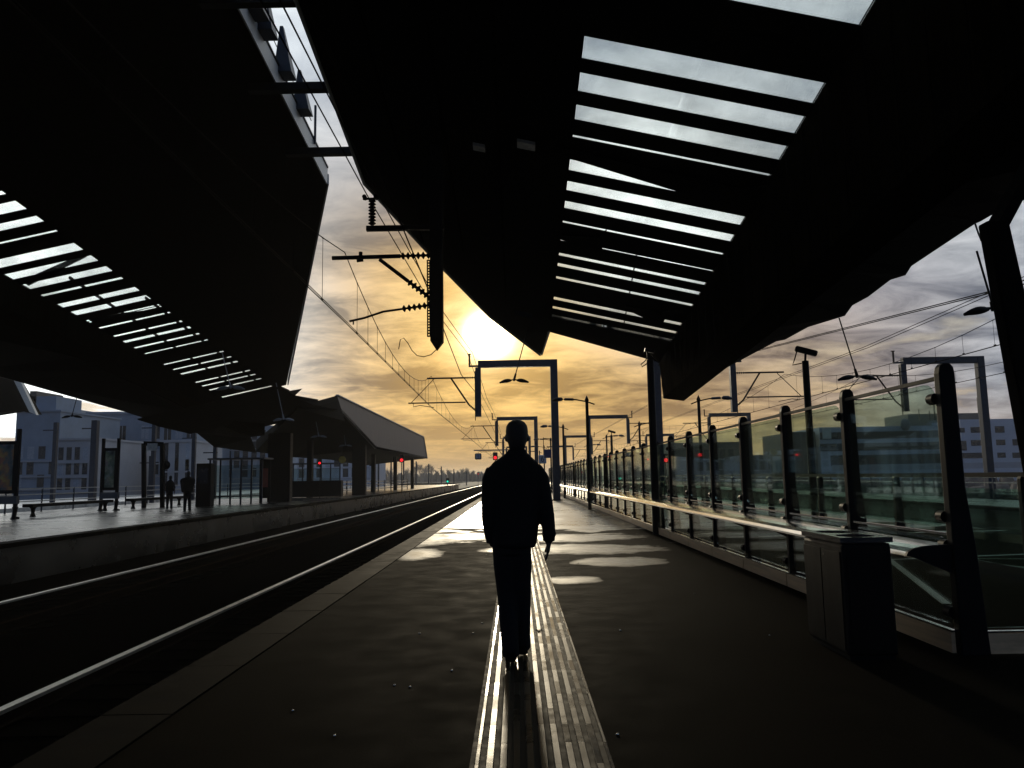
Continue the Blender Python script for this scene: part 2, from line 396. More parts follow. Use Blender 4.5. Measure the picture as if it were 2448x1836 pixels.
# tapering left part, with a real slot for the light bar near the tip
e2, e3, e4, e5 = (-2.54, 27.8), (-.96, 31.9), (1.25, 35.6), (1.43, 32.2)
hp = [onp(u, v, *CA) for u, v in ((1230, 741), (1272, 747), (1271, 753), (1231, 748))]
hx0, hx1 = .5*(hp[0].x+hp[3].x), .5*(hp[1].x+hp[2].x); hy0, hy1 = hp[0].y, hp[2].y
roof.slab([zA(-4.42, 22.5), zA(XL, 22.5), zA(XL, 27.8), zA(*e2)], .22)
yh = max(27.9, min(hy0, hy1)); yh2 = yh+.55
def lx(y):                    # left edge of the taper
    pts = [(22.5, -4.42), (27.8, -2.54), (31.9, -.96), (35.6, 1.25)]
    for (ya, xa), (yb, xb) in zip(pts, pts[1:]):
        if y <= yb: return xa+(xb-xa)*(y-ya)/(yb-ya)
    return pts[-1][1]
ys = sorted(set([27.8, yh, yh2, 31.9, 32.2, 35.58]))
for ya, yb in zip(ys, ys[1:]):
    if yb-ya < .01: continue
    ra, rb = (XL if ya < 32.19 else 1.43-(ya-32.2)*.053), (XL if yb < 32.19 else 1.43-(yb-32.2)*.053)
    if abs(ya-yh) < .01:
        roof.slab([zA(lx(ya), ya), zA(hx0, ya), zA(hx0, yb), zA(lx(yb), yb)], .22)
        roof.slab([zA(hx1, ya), zA(ra, ya), zA(rb, yb), zA(hx1, yb)], .22)
    else:
        roof.slab([zA(lx(ya), ya), zA(ra, ya), zA(rb, yb), zA(lx(yb), yb)], .22)
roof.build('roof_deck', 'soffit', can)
# joints and edge trims of the soffit
m = MB()
for x in (-3.1, -1.7, -.3):
    m.bar(zA(x, -14, -.012), zA(x, 30 if x > -1 else 26, -.012), .05, .03)
m.build('soffit_joint', 'beam_steel', can)
m = MB(); edge = [(-4.46, -14), (-4.46, 22.5), (-2.58, 27.8), (-1.0, 31.9), (1.22, 35.66)]
for a, b in zip(edge, edge[1:]): m.bar(zA(*a, .10), zA(*b, .10), .06, .34)
m.build('edge_trim', 'fascia_grey', can)
m = MB(); m.bar(zA(1.27, 35.6, .1), zA(1.5, 32.2, .1), .06, .3); m.build('edge_trim', 'fascia_grey', can)
# slatted skylight
slots = [(89, 144, 1412), (175, 221, 1397), (251, 288, 1384), (325, 331, 1384), (383, 410, 1374), (434, 457, 1364), (481, 499, 1356),
         (530, 535, 1358), (574, 577, 1348), (605, 612, 1341), (629, 637, 1336), (662, 668, 1339), (710, 717, 1328), (732, 738, 1324), (750, 758, 1313)]
sl_y = [(onp(u, a, *CA).y, onp(u-1, b, *CA).y) for a, b, u in slots]
y_top = onp(2088, 68, *CA).y
sl_y = [(y_top-2.2, y_top)] + sl_y
ycur = -14.
for i, (ya, yb) in enumerate(sl_y):
    if ya > ycur:
        s_ = MB(); s_.slab([zA(XL, ycur), zA(XR, ycur), zA(XR, ya), zA(XL, ya)], .02)
        s_.build('louvre', 'soffit', can)
    ycur = yb
s_ = MB(); s_.slab([zA(XL-.1, ycur), zA(XR, ycur), zA(XR, 33.3), zA(XL-.1, 32.3)], .3); s_.build('louvre', 'soffit', can)
# diagonal brace crossing above some slots (gives the wedge shaped openings)
for (k, u0, v0, u1, v1) in ((5, 1374, 376, 1754, 493), (9, 1348, 570, 1425, 596), (13, 1500, 737, 1570, 770)):
    p, q = onp(u0, v0, *CA), onp(u1, v1, *CA); d = (q-p); p2 = p-d*.1+V((0, 0, -.075)); q = q+V((0, 0, -.075))
    yk = sl_y[k][0]; q2 = q+d*.16
    MB().slab([p2, q2, q2+V((0, -1.6, .24)), q+V((0, -1.0, .15)), p2+V((0, -.3, .04))], .04).build('brace', 'soffit', can)
for i, (ya, yb) in enumerate(sl_y):
    MB().slab([zA(XL+.01, ya-.02, .024), zA(XR-.01, ya-.02, .024), zA(XR-.01, yb+.02, .024), zA(XL+.01, yb+.02, .024)], .012).build('skylight_pane', 'glass_clear', can)
m = MB()                       # purlins standing above the skylight
for x in (4.0,): m.bar(zA(x, 24, .45), zA(x+.6, 33, .45), .035, .06)
m.build('purlin', 'beam_steel', can)
# box girder on the right of the skylight
def gb(y): return CA[0]+CA[1]*XR+CA[2]*y      # zh of the deck at the girder
def gz(y): return H+gb(y)-1.55+max(0, (33-y))*(-.085)
g = MB()
g.hexa([(XR, -14, gz(-14)), (7.3, -14, gz(-14)-.12), (7.3, 33.4, gz(33.4)-.12), (XR+.12, 33.4, gz(33.4))],
       [(XR, -14, H+gb(-14)+.1), (7.3, -14, H+gb(-14)+.1), (7.3, 33.4, H+gb(33.4)+.1), (XR, 33.4, H+gb(33.4)+.1)])
m = g
for k in range(26):            # panel joints down the girder side
    y = 8+k*1.0; m.box((XR-.012, y-.015, gz(y)+.08), (XR-.0005, y+.015, H+gb(y)-.02))
g.build('box_girder', 'beam_steel', can)
# outer wing on the right with stepped edge
wp = [(1793, 829), (1873, 807), (1877, 812), (1932, 782), (2020, 755), (2038, 730), (2075, 710), (2129, 669), (2165, 658), (2179, 636), (2331, 535), (2345, 529)]
outer = [onx(u, v, 9.4) for u, v in wp] + [onx(2436, 476, 9.4), onx(2800, 330, 9.4), V((9.4, 6, 6.0)), V((9.4, -14, 6.2))]
g = MB()
for k, (p, q) in enumerate(zip(outer, outer[1:])):
    if abs(p.y-q.y) < .02: continue
    fa = lambda y: min(y, 32)-3.2*(1 if y > 25 else y/25 if y > 0 else 0)
    a = V((7.28, fa(p.y), gz(fa(p.y))-.1)); b = V((7.28, fa(q.y), gz(fa(q.y))-.1))
    g.slab([p, a, b, q], .16)
g.build('outer_wing', 'soffit', can)
# raking supports
def taper(m, p, q, w0, w1, d0, d1):
    p, q = V(p), V(q)
    m.hexa([p+V((-w0/2, -d0/2, 0)), p+V((w0/2, -d0/2, 0)), p+V((w0/2, d0/2, 0)), p+V((-w0/2, d0/2, 0))],
           [q+V((-w1/2, -d1/2, 0)), q+V((w1/2, -d1/2, 0)), q+V((w1/2, d1/2, 0)), q+V((-w1/2, d1/2, 0))]); return m
a = at(2492, 1110, 9.); b = at(2388, 600, 9.); dz = (b-a)/(b.z-a.z)
base = a-dz*a.z; top = b+dz*.35
taper(MB(), base, top, .42, .27, .22, .2).build('column', 'soffit', can, bevel=.03)
MB().bar(top+V((0, 0, -.12)), (7.25, 9.6, gz(9.6)-.1), .16, .16).build('strut', 'soffit', can)
a2 = at(2528, 800, 9.6); b2 = at(2478, 500, 9.6); dz = (b2-a2)/(b2.z-a2.z)
taper(MB(), a2-dz*a2.z, b2+dz*.3, .2, .22, .15, .15).build('column', 'soffit', can, bevel=.03)
c_ = [onp(2329, 533, *(5., 0, 0)) for _ in (0,)][0]
MB().tube([onx(2331, 534, 9.35), onx(2339, 558, 9.2), onx(2346, 575, 9.0)], .018, 6).build('drain_pipe', 'black_steel', can)
for (v0, u0, u1) in ((210, 657, 781), (363, 739, 845), (2, 560, 690)):   # tie beams across the gap to the canopy opposite
    p, q = onp(u0, v0, *(13.23, .21, -.11)), onp(u1, v0-2, *CA)
    zz_ = (p.z+q.z)/2; yy_ = (p.y+q.y)/2
    tb = at((u0+u1)/2, v0, yy_)
    MB().bar((tb.x-1.3, yy_, tb.z), (tb.x+1.3, yy_, tb.z), .22, .2).build('tie_beam', 'black_steel', can)
# ------------------------------------------------------------------ canopy over the left platform
CL = (13.23, .21, -.11)
def zL(x, y, d=0): return (x, y, H+CL[0]+CL[1]*x+CL[2]*y+d)
lc = thing('station_canopy', 'dark folded canopy with slatted skylights over the left platform', 'canopy', (-14, 25, 5))
SR, SL_ = -14., -16.9
r_ = MB()
r_.slab([zL(-5.9, -14), zL(-5.9, 23.8), zL(SR, 23.8), zL(SR, -14)], .3)
r_.slab([zL(-5.9, 23.8), zL(-13.3, 44.6), zL(SR, 44.6), zL(SR, 23.8)], .3)
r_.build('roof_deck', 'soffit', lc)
m = MB(); m.bar(zL(-5.86, -14, .18), zL(-5.86, 23.6, .18), .04, .52); m.build('fascia', 'fascia_grey', lc)
m = MB(); m.bar(zL(-5.84, -14, .47), zL(-5.84, 23.6, .47), .06, .05); m.build('gutter', 'black_steel', lc)
m = MB(); m.bar(zL(-5.84, 23.7, .14), zL(-13.2, 44.6, .14), .05, .36); m.build('edge_trim', 'fascia_grey', lc)
tips = [((3, 471), (14, 483)), ((36, 494), (63.6, 513)), ((86, 528.7), (105, 542.5)), ((133, 562), (138, 566)), ((176, 589.5), (198.7, 606)), ((217, 618.6), (235, 632)),
        ((253, 643.5), (269, 655)), ((289, 670), (294.7, 674)), ((322, 690.5), (334, 699.7)), ((348.6, 710), (361, 719.6)), ((379, 729), (383, 732)), ((384, 734), (387, 736)), ((404, 749), (408, 752)),
        ((433, 768), (437, 772)), ((452, 780), (458, 786)), ((474, 797), (478, 801)), ((495, 811.5), (498, 814)), ((533, 839), (536, 842)), ((551, 850.5), (554, 853)),
        ((566, 861), (570, 864)), ((596, 881), (599, 883.5)), ((609, 891), (612, 893.5)), ((623, 901), (626, 903)), ((648, 917), (651, 919)), ((656, 925), (658, 927))]
ly = []
for (a, b) in tips:
    ya, yb = onx(*a, SR).y, onx(*b, SR).y
    ly.append((ya, yb))
ycur = -14.
for i, (ya, yb) in enumerate(ly):
    if ya <= ycur: continue
    MB().slab([zL(SR, ycur), zL(SL_, ycur), zL(SL_, ya), zL(SR, ya)], .012).build('louvre', 'soffit', lc)
    if yb < 45: MB().slab([zL(SR-.01, ya-.02, .016), zL(SL_+.01, ya-.02, .016), zL(SL_+.01, yb+.02, .016), zL(SR-.01, yb+.02, .016)], .01).build('skylight_pane', 'glass_clear', lc)
    ycur = yb
MB().slab([zL(SR, ycur), zL(SL_, ycur), zL(SL_, 48), zL(SR, 48)], .07).build('louvre', 'soffit', lc)
for x, y0_, y1_ in ((-16.2, 18, 24), (-14.6, 30, 44), (-15.9, 27, 44)):
    MB().bar(zL(x, y0_, .45), zL(x-.25, y1_, .45), .06, .1).build('purlin', 'beam_steel', lc)
MB().slab([zL(SR-.3, 25.0, .12), zL(SL_, 25.9, .12), zL(SL_, 26.3, .12), zL(SR-.3, 25.2, .12)], .05).build('brace', 'beam_steel', lc)
MB().slab([zL(SR-.6, 30.6, .12), zL(SL_, 29.9, .12), zL(SL_, 30.9, .12), zL(SR-.6, 30.8, .12)], .05).build('brace', 'beam_steel', lc)
# girder and outer wing
def lz(y): return H+CL[0]+CL[1]*SL_+CL[2]*y
MB().hexa([(-17.9, -14, lz(-14)-1.3), (SL_, -14, lz(-14)-1.2), (SL_, 52, lz(52)-.9), (-17.9, 52, lz(52)-1.)], [(-17.9, -14, lz(-14)), (SL_, -14, lz(-14)+.05), (SL_, 52, lz(52)+.05), (-17.9, 52, lz(52))]).build('box_girder', 'beam_steel', lc)
op = [(-60, 884), (33, 909.5), (301.6, 985.6), (387, 1013), (470, 1035), (512, 1068.6), (612, 1082)]
out = [onx(u, v, -22) for u, v in op]
g = MB()
pr = [V((-22, -14, out[0].z))] + out
for p, q in zip(pr, pr[1:]):
    a = V((-17.85, min(p.y, 52), lz(min(p.y, 52))-1.1)); b = V((-17.85, min(q.y, 52)+(.01 if q.y > 52 else 0), lz(min(q.y, 52))-1.1))
    g.slab([a, p, q, b], .16)
g.build('outer_wing', 'soffit', lc)
# fins and lightning rods standing on the roof edge
for (uu, vv, wdt, hh) in ((620, 2, .26, 1.4), (642, 48, .26, 1.35), (688, 148, .24, 1.25), (729, 243, .22, 1.15)):
    p = onx(uu, vv, -5.7); y = p.y; zb = zL(-5.7, y)[2]+.3
    MB().hexa([(-5.95, y-.35, zb), (-5.5, y-.35, zb), (-5.5, y+.15, zb), (-5.95, y+.15, zb)], [(-5.83, y-.3, zb+hh), (-5.75, y-.3, zb+hh), (-5.75, y-.18, zb+hh), (-5.83, y-.18, zb+hh)]).build('roof_fin', 'mast_steel', lc)
m = MB()
for dz_ in (.35, .75): m.tube([(-6.0, 12, zL(-6, 12)[2]+.5+dz_), (-6.0, 22.2, zL(-6, 22.2)[2]+.5+dz_)], .012, 5)
m.build('guard_wire', 'wire', lc)
MB().bar(V(zL(-5.8, 21.9, .3)), V(zL(-5.8, 21.9, 1.5)), .06, .06).build('guard_post', 'mast_steel', lc)
for y in (12.,): taper(MB(), (-17.4, y, 0), (-17.4, y, lz(y)-1), .45, .6, .45, .6).build('column', 'black_steel', lc)
# ------------------------------------------------------------------ far canopy beyond it, with stepped roof and pale end fascia
fc = thing('station_canopy', 'farther canopy of the left platform ending in a pale grey trapezoid fascia', 'canopy', (-14, 70, 3))
FX = -13.
fp = [onx(u, v, FX) for u, v in ((806, 945.5), (1012.4, 1045), (1020.7, 1096), (900, 1072.7), (811.8, 978.7))]
MB().prism(fp, (-.18, 0, 0)).build('fascia', 'fascia_dark', fc)
m = MB(); m.bar(fp[0]+V((.0, 0, .04)), fp[1]+V((.0, 0, .04)), .22, .08); m.bar(fp[1]+V((0, .03, 0)), fp[2]+V((0, .03, 0)), .22, .06); m.build('edge_trim', 'fascia_grey', fc)
stp = [(672, 923), (693, 933), (723, 929), (705, 945.5), (733, 960.7), (762, 955), (751, 969), (805, 958)]
sp3 = [onx(u, v, -12.4) for u, v in stp]
g = MB()
groups = [(sp3[0], sp3[1], sp3[2], sp3[3]), (sp3[3], sp3[4], sp3[5], sp3[6])]
g.add([V((-12.4, sp3[0].y, sp3[0].z)), V((-12.4, sp3[1].y, sp3[1].z)), V((-20, sp3[1].y, sp3[1].z-1.6)), V((-20, sp3[0].y, sp3[0].z-1.6))], [(0, 1, 2, 3)])
for u0, v0, u1, v1, u2, v2, u3, v3 in ((672, 925, 693, 934, 723, 929, 705, 946), (700, 944, 733, 961, 762, 955, 751, 970), (746, 966, 760, 969, 805, 958, 808, 980)):
    q = [onx(a, b, -12.4) for a, b in ((u0, v0), (u1, v1), (u2, v2), (u3, v3))]
    g.prism(q, (-7.6, 0, -1.6))
g.build('roof_step', 'soffit', fc)
# underside: from the foot of the fascia to the outer eave
y_ = [(44.6, 5.4), (57, 5.2), (72, 2.84), (112, 2.9)]
g = MB(); o2 = [onx(612, 1080, -22), onx(700, 1093, -22), onx(790, 1099, -22), V((-22, 112, H+2.0))]
inn = [V((FX, 46, H+4.3)), fp[4], fp[3], fp[2]]
for k in range(3): g.slab([inn[k], inn[k+1], o2[k+1], o2[k]], .2)
g.hexa([inn[0], V((-12.6, 57, H+4.3)), o2[1], o2[0]], [inn[0]+V((0, 0, .12)), fp[0], o2[1]+V((0, 0, 1)), o2[0]+V((0, 0, 1))])
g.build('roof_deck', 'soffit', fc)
for x, y, wd in ((-15.9, 52, 1.5), (-16.8, 63, .4), (-14.2, 70, 1.2), (-15.5, 84, .4), (-15, 96, .4), (-14.5, 108, .4)):
    MB().box((x-wd/2, y, 0), (x+wd/2, y+.6, H+3.2)).build('column', 'black_steel', fc)
# canopy tip of the platform beyond, top left
ft = thing('station_canopy', 'dark canopy tip with a pale end panel beyond the left platform', 'canopy', (-40, 60, 4))
q = [at(33, 909.5, 60), at(50, 914, 60), at(87, 992, 60), at(70, 985, 60)]
MB().prism(q, (0, .3, 0)).build('end_panel', 'fascia_grey', ft)
q = [at(-80, 880, 60.4), at(33, 910, 60.4), at(78, 989, 60.4), at(40, 980, 60.4), at(-80, 1000, 60.4)]
MB().prism(q, (0, 1.2, 0)).build('roof_deck', 'soffit', ft)
MB().bar((q[0].x+1, 61, -1), (q[0].x+1, 61, q[4].z), .3, .3).build('column', 'black_steel', ft)
# ------------------------------------------------------------------ glass windbreak
BX = 3.33
wb = thing('glass_windbreak', 'long green tinted glass windbreak with black posts and a bright leaning rail', 'glass screen', (BX, 6, 0))
def post_mesh():
    m = MB(); prof = []
    # side profile in XZ: straight front, raked back, rounded top
    pts = [(-.05, 0), (-.045, 2.12), (-.035, 2.17), (-.01, 2.2), (.045, 2.2), (.07, 2.17), (.078, 2.12), (.085, 1.25), (.13, .75), (.17, 0)]
    m.prism([(x, -.045, z) for x, z in pts], (0, .09, 0)); return m
p0 = post_mesh().build('post', 'black_steel', wb, local=True, bevel=.012); p0.location = (0, 0, 0)
def knob(m, z):
    n = 10; vs = []
    c = (0.02, .075, z)
    m.tube([(-.035, .045, z), (-.035, .13, z)], .045, 10)
for z in (1.93, 1.02, .80, .30): kb = MB(); knob(kb, z); kb.build('glass_clamp', 'black_steel', p0, local=True)
def pane(z0, z1, L, rr=.16):
    a = []
    for (cy, cz, t0) in ((L-rr, z1-rr, 0), (rr, z1-rr, 90), (rr, z0+rr, 180), (L-rr, z0+rr, 270)):
        for k in range(6):
            t = R(t0+90*k/5); a.append((0, cy+math.cos(t)*rr, cz+math.sin(t)*rr))
    return MB().prism(a, (.012, 0, 0))
g0 = pane(.93, 2.06, 1.62).build('glass_pane', 'glass_green', wb, local=True); g0.location = (-.02, .09, 0)
g1_ = pane(.2, .86, 1.62, .1).build('glass_pane', 'glass_dim', wb, local=True); g1_.location = (-.02, .09, 0)
NP = 42
for k in range(1, NP):
    q = dup(p0, loc=(0, 1.8*k, 0), parent=wb)
    if k < NP-1:
        for g_ in (g0, g1_):
            q = g_.copy(); C.objects.link(q); q.parent = wb; q.location = (-.02, .09+1.8*k, 0)
YE = 6+1.8*(NP-1)
MB().box((BX-.03, 6, 2.075), (BX+.0, YE, 2.105)).build('top_rail', 'bin_steel', wb)
m = MB()
for k in range(NP-1): m.box((BX-.085, 6.02+1.8*k, .012), (BX-.055, 6+1.8*(k+1)-.02, .165))
m.build('kerb_panel', 'kerb_oak', wb)
MB().box((BX-.09, 6, .168), (BX-.05, YE, .182)).build('kerb_trim', 'alu', wb)
m = MB(); arc = [(-.40, .735), (-.385, .765), (-.34, .79), (-.27, .805), (-.19, .812), (-.10, .815), (-.055, .815)]
lo = [(x, z-.02) for x, z in arc][::-1]
m.prism([(BX+x, 6.0, z) for x, z in arc+lo], (0, YE-6, 0))
m.build('leaning_rail', 'alu', wb)
MB().prism([(BX+x, 5.97, z) for x, z in arc+[(-.055, .70), (-.2, .70)]], (0, .03, 0)).build('end_cap', 'black_steel', wb)
rb0 = MB().prism([(x, -.02, z-.02) for x, z in arc[1:]+[(-.055, .62)]], (0, .04, 0)).build('rail_bracket', 'black_steel', wb, local=True)
for k in range(1, NP): q = rb0.copy(); C.objects.link(q); q.parent = wb; q.location = (0, 1.8*k, 0)
MB().box((BX-.03, 6, .875), (BX-.005, YE, .895)).build('mid_rail', 'alu', wb)
# return panel at the near end
MB().box((BX+.1, 5.98, .2), (BX+2.9, 5.992, 1.2)).build('glass_pane', 'glass_dim', wb)
MB().box((BX+.15, 5.96, .165), (BX+2.9, 6.0, .178)).build('kerb_trim', 'alu', wb)
MB().box((BX+.15, 5.97, .012), (BX+2.9, 5.99, .16)).build('kerb_panel', 'kerb_oak', wb)
# lower glass balustrade behind it
bl = thing('glass_balustrade', 'low glass balustrade with a dark handrail behind the windbreak', 'balustrade', (6.2, 9.6, 0))
m = MB(); m.prism([(x, -.04, z) for x, z in ((-.05, 0), (-.045, 1.25), (-.02, 1.3), (.03, 1.3), (.055, 1.25), (.07, .7), (.15, 0))], (0, .08, 0))
q0 = m.build('post', 'black_steel', bl, local=True, bevel=.01); q0.location = (0, -6.4, 0)
for k in range(1, 20): q = q0.copy(); C.objects.link(q); q.parent = bl; q.location = (0, -6.4+3.2*k, 0)
MB().box((6.17, 6.4, 1.27), (6.24, 64, 1.33)).build('handrail', 'black_steel', bl)
for k in range(18): MB().box((6.19, 6.5+3.2*k, .16), (6.202, 9.5+3.2*k, 1.12)).build('glass_pane', 'glass_green', bl)
# ------------------------------------------------------------------ bin
bn = thing('litter_bin', 'tall metal recycling bin with two round openings beside the glass screen', 'litter bin', (2.6, 6.15, 0))
bm_ = MB().box((2.405, 5.87, .03), (2.775, 6.64, .835)); bo = bm_.build('bin_body', 'bin_steel', bn, bevel=.02)
MB().box((2.425, 5.89, 0), (2.755, 6.62, .03)).build('plinth', 'black_steel', bn)
def ring_top(m, x0, x1, y0, y1, z0, z1, holes):
    # lid: outer rim bars plus ring collars round the openings
    n = 28
    for (cx_, cy_, ra, rb, xa, xb, ya, yb) in holes:
        vs = []; fs = []
        for k in range(n):
            t = 2*math.pi*k/n; c, s_ = math.cos(t), math.sin(t)
            vs.append((cx_+c*ra, cy_+s_*rb, z1)); f = 1/max(abs(c)/((xb-xa)/2), abs(s_)/((yb-ya)/2))
            vs.append(((xa+xb)/2+c*f, (ya+yb)/2+s_*f, z1))
            vs.append((cx_+c*ra, cy_+s_*rb, z1-.05))
        for k in range(n):
            j = (k+1) % n; fs += [(3*k, 3*k+1, 3*j+1, 3*j), (3*k, 3*j, 3*j+2, 3*k+2)]
        m.add(vs, fs)
    m.box((x0, y0, z0), (x1, y0+.012, z1)); m.box((x0, y1-.012, z0), (x1, y1, z1)); m.box((x0, y0+.012, z0), (x0+.012, y1-.012, z1)); m.box((x1-.012, y0+.012, z0), (x1, y1-.012, z1))
m = MB(); ring_top(m, 2.395, 2.785, 5.86, 6.65, .85, .888, [(2.59, 6.055, .14, .14, 2.395, 2.785, 5.86, 6.255), (2.59, 6.45, .14, .14, 2.395, 2.785, 6.255, 6.65)])
m.build('lid', mat('lid_steel', (.10, .095, .09), .25, metal=.8), bn)
for y0_, y1_ in ((5.90, 6.25), (6.27, 6.62)): MB().box((2.396, y0_, .07), (2.404, y1_, .78)).build('door', 'bin_steel', bn)
MB().box((2.44, 5.862, .07), (2.74, 5.869, .78)).build('door', 'bin_steel', bn)
MB().box((2.415, 5.88, .80), (2.765, 6.63, .842)).build('inner_tray', 'black_steel', bn)
m = MB(); m.tube([(2.405, 6.2, .74), (2.395, 6.2, .74)], .008, 8); m.build('lock', 'alu', bn)
# ------------------------------------------------------------------ the walking man
def remesh(o, vs=.012, it=3):
    r = o.modifiers.new('remesh', 'REMESH'); r.mode = 'VOXEL'; r.voxel_size = vs; r.use_smooth_shade = True
    s_ = o.modifiers.new('smooth', 'SMOOTH'); s_.iterations = it; s_.factor = .5
def make_person(name, label, loc, sc=1., kind='walk', rz=0, big=False, group=None):
    t = thing(name, label, 'person', (0, 0, 0), group)
    L = lambda x, y, z: V((x, y, z))
    b = MB()
    # head, jaw, neck
    b.loft([(L(.008, .0, 1.545), .035, .045), (L(.008, .01, 1.56), .055, .075), (L(.008, .01, 1.60), .070, .088), (L(.008, .005, 1.65), .079, .096), (L(.008, 0, 1.69), .081, .099),
            (L(.008, -.003, 1.73), .074, .090), (L(.008, -.003, 1.757), .052, .064), (L(.008, -.003, 1.768), .02, .026)], 20)
    b.loft([(L(.0, -.005, 1.40), .075, .07), (L(.003, -.005, 1.46), .058, .062), (L(.006, 0, 1.54), .056, .062), (L(.008, .005, 1.60), .055, .065)], 16)
    for sx in (-1, 1): b.ball((.008+sx*.083, -.004, 1.636), .010, .021, .031, 10, 7)
    b.ball((.008, .105, 1.635), .014, .022, .026, 8, 6)                                   # nose
    b.ball((.008, .088, 1.575), .035, .022, .02, 8, 6)
    # torso core and legs (one continuous body)
    b.loft([(L(-.04, 0, .84), .13, .10), (L(-.04, 0, 1.0), .14, .10), (L(-.035, 0, 1.2), .15, .105), (L(-.02, 0, 1.36), .16, .10), (L(0, 0, 1.44), .08, .07)], 18)
    if kind == 'walk':
        legs = (((-.095, 0, .88), (-.085, .05, .50), (-.068, -.03, .10), (-.065, .06, .03)), ((-.0, 0, .88), (.015, .06, .50), (.018, .16, .11), (.02, .26, .05)))
    else:
        legs = (((-.09, 0, .88), (-.10, .02, .50), (-.11, 0, .08), (-.11, .09, .03)), ((.06, 0, .88), (.08, .02, .50), (.10, 0, .08), (.11, .09, .03)))
    for lg in legs: b.tube(lg[:3], [.075, .052, .036], 12)
    # arms: upper arm, forearm
    ra = ((.14, -.01, 1.39), (.215, -.02, 1.08), (.232, .02, .855)); la = ((-.205, -.01, 1.36), (-.225, -.03, 1.1), (-.19, .06, .90))
    for ar in (ra, la): b.tube(ar, [.05, .042, .03], 10)
    # hand with palm, four fingers of different length and a thumb
    hx, hy, hz = ra[2]
    b.loft([(L(hx, hy, .862), .020, .03), (L(hx-.004, hy+.004, .83), .017, .040), (L(hx-.008, hy+.006, .79), .015, .041)], 12)
    for k, ln in enumerate((.066, .078, .072, .055)):
        y = hy-.028+k*.0195+.006; xx = hx-.008
        b.tube([(xx, y, .795), (xx-.006, y+.002, .795-ln*.5), (xx-.020, y+.002, .795-ln*.85), (xx-.026, y+.002, .795-ln)], [.0095, .0088, .0082, .0065], 8)
    b.tube([(hx-.006, hy+.040, .835), (hx-.020, hy+.058, .805), (hx-.030, hy+.060, .780)], [.0115, .010, .0085], 8)
    hx, hy, hz = la[2]
    b.ball((hx, hy+.02, .87), .03, .035, .05, 10, 7)
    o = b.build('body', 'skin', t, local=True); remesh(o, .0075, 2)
    # hair cap
    h = MB(); h.loft([(L(.007, -.03, 1.545), .058, .05), (L(.008, -.035, 1.585), .066, .058), (L(.008, -.02, 1.63), .079, .083), (L(.008, -.014, 1.68), .0855, .094), (L(.008, -.008, 1.725), .080, .094), (L(.008, -.004, 1.755), .060, .072), (L(.008, -.003, 1.775), .022, .028)], 20)
    o = h.build('hair', 'hair', t, local=True); remesh(o, .01, 1)
    # jacket
    j = MB(); w_ = 1.5 if big else 1.
    j.loft([(L(-.022, 0, .825), .148*w_, .13), (L(-.022, 0, .86), .165*w_, .145), (L(-.022, 0, .95), .176*w_, .14), (L(-.022, 0, 1.07), .187*w_, .135), (L(-.02, 0, 1.20), .205*w_, .135), (L(-.018, -.005, 1.33), .222*w_, .128),
            (L(-.014, -.008, 1.40), .208*w_, .115), (L(-.010, -.01, 1.455), .165*w_, .10), (L(-.002, -.01, 1.495), .112, .088), (L(.004, -.008, 1.53), .074, .074), (L(.006, -.004, 1.555), .061, .066)], 26)
    if kind == 'walk':
        j.tube([(.13, -.005, 1.395), (.178, -.012, 1.33), (.204, -.018, 1.17), (.224, -.02, 1.06), (.233, .0, .95), (.232, .018, .865)], [.068, .066, .061, .053, .050, .046], 14)
        j.tube([(-.165, -.005, 1.395), (-.198, -.012, 1.32), (-.206, -.025, 1.16), (-.209, -.02, 1.04), (-.198, .01, .95), (-.185, .03, .865)], [.068, .064, .061, .058, .056, .052], 14)
        for (x, z) in ((.205, 1.12), (.226, 1.0), (.233, .92)): j.ball((x, -.01, z), .058, .05, .03, 10, 7)
    else:
        j.tube([(.14, 0, 1.37), (.22, 0, 1.12), (.17, .1, .95)], [.07, .06, .05], 12); j.tube([(-.19, 0, 1.37), (-.26, 0, 1.12), (-.2, .1, .95)], [.07, .06, .05], 12)
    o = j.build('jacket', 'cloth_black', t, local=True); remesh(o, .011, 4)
    # trousers
    q = MB(); q.loft([(L(-.045, 0, .78), .135, .105), (L(-.043, 0, .84), .14, .11), (L(-.042, 0, .93), .13, .105)], 20)
    for lg in legs:
        p = [V(x) for x in lg[:3]]
        mid = p[0].lerp(p[1], .5); mid2 = p[1].lerp(p[2], .5)
        q.tube([p[0], mid, p[1], mid2, p[2]+V((0, 0, .01)), p[2]+V((0, .015, -.045))], [.098, .094, .078, .070, .064, .066], 16)
    o = q.build('trousers', 'cloth_dark', t, local=True); remesh(o, .011, 3)
    for k, lg in enumerate(legs):
        a, tip = V(lg[2]), V(lg[3]); s2 = MB(); zt = max(tip.z, .032)
        s2.hexa([a+V((-.038, -.07, -.075)), a+V((.038, -.07, -.075)), (tip.x+.045, a.y+.10, .0), (tip.x+.03, a.y+.19, .012), (tip.x-.03, a.y+.19, .012), (tip.x-.045, a.y+.10, .0)],
                [a+V((-.034, -.055, .0)), a+V((.034, -.055, .0)), (tip.x+.038, a.y+.09, .065), (tip.x+.024, a.y+.175, .045), (tip.x-.024, a.y+.175, .045), (tip.x-.038, a.y+.09, .065)])
        o = s2.build('shoe', 'leather', t, local=True, bevel=.015)
    t.location = loc; t.scale = (sc, sc, sc); t.rotation_euler = (0, 0, rz)
    return t
make_person('person', 'man seen from behind in a dark jacket walking along the tactile strip', (.0, 5.95, 0.011), 1.018)
make_person('person', 'person in a hooded coat standing between the poster frame and shelter', (-18.7, 42, 0), 1.0, 'stand', .3)
make_person('person', 'bulky dark figure standing close to the glass shelter on the left platform', (-16.3, 38.6, 0), 1.1, 'stand', .2, True)
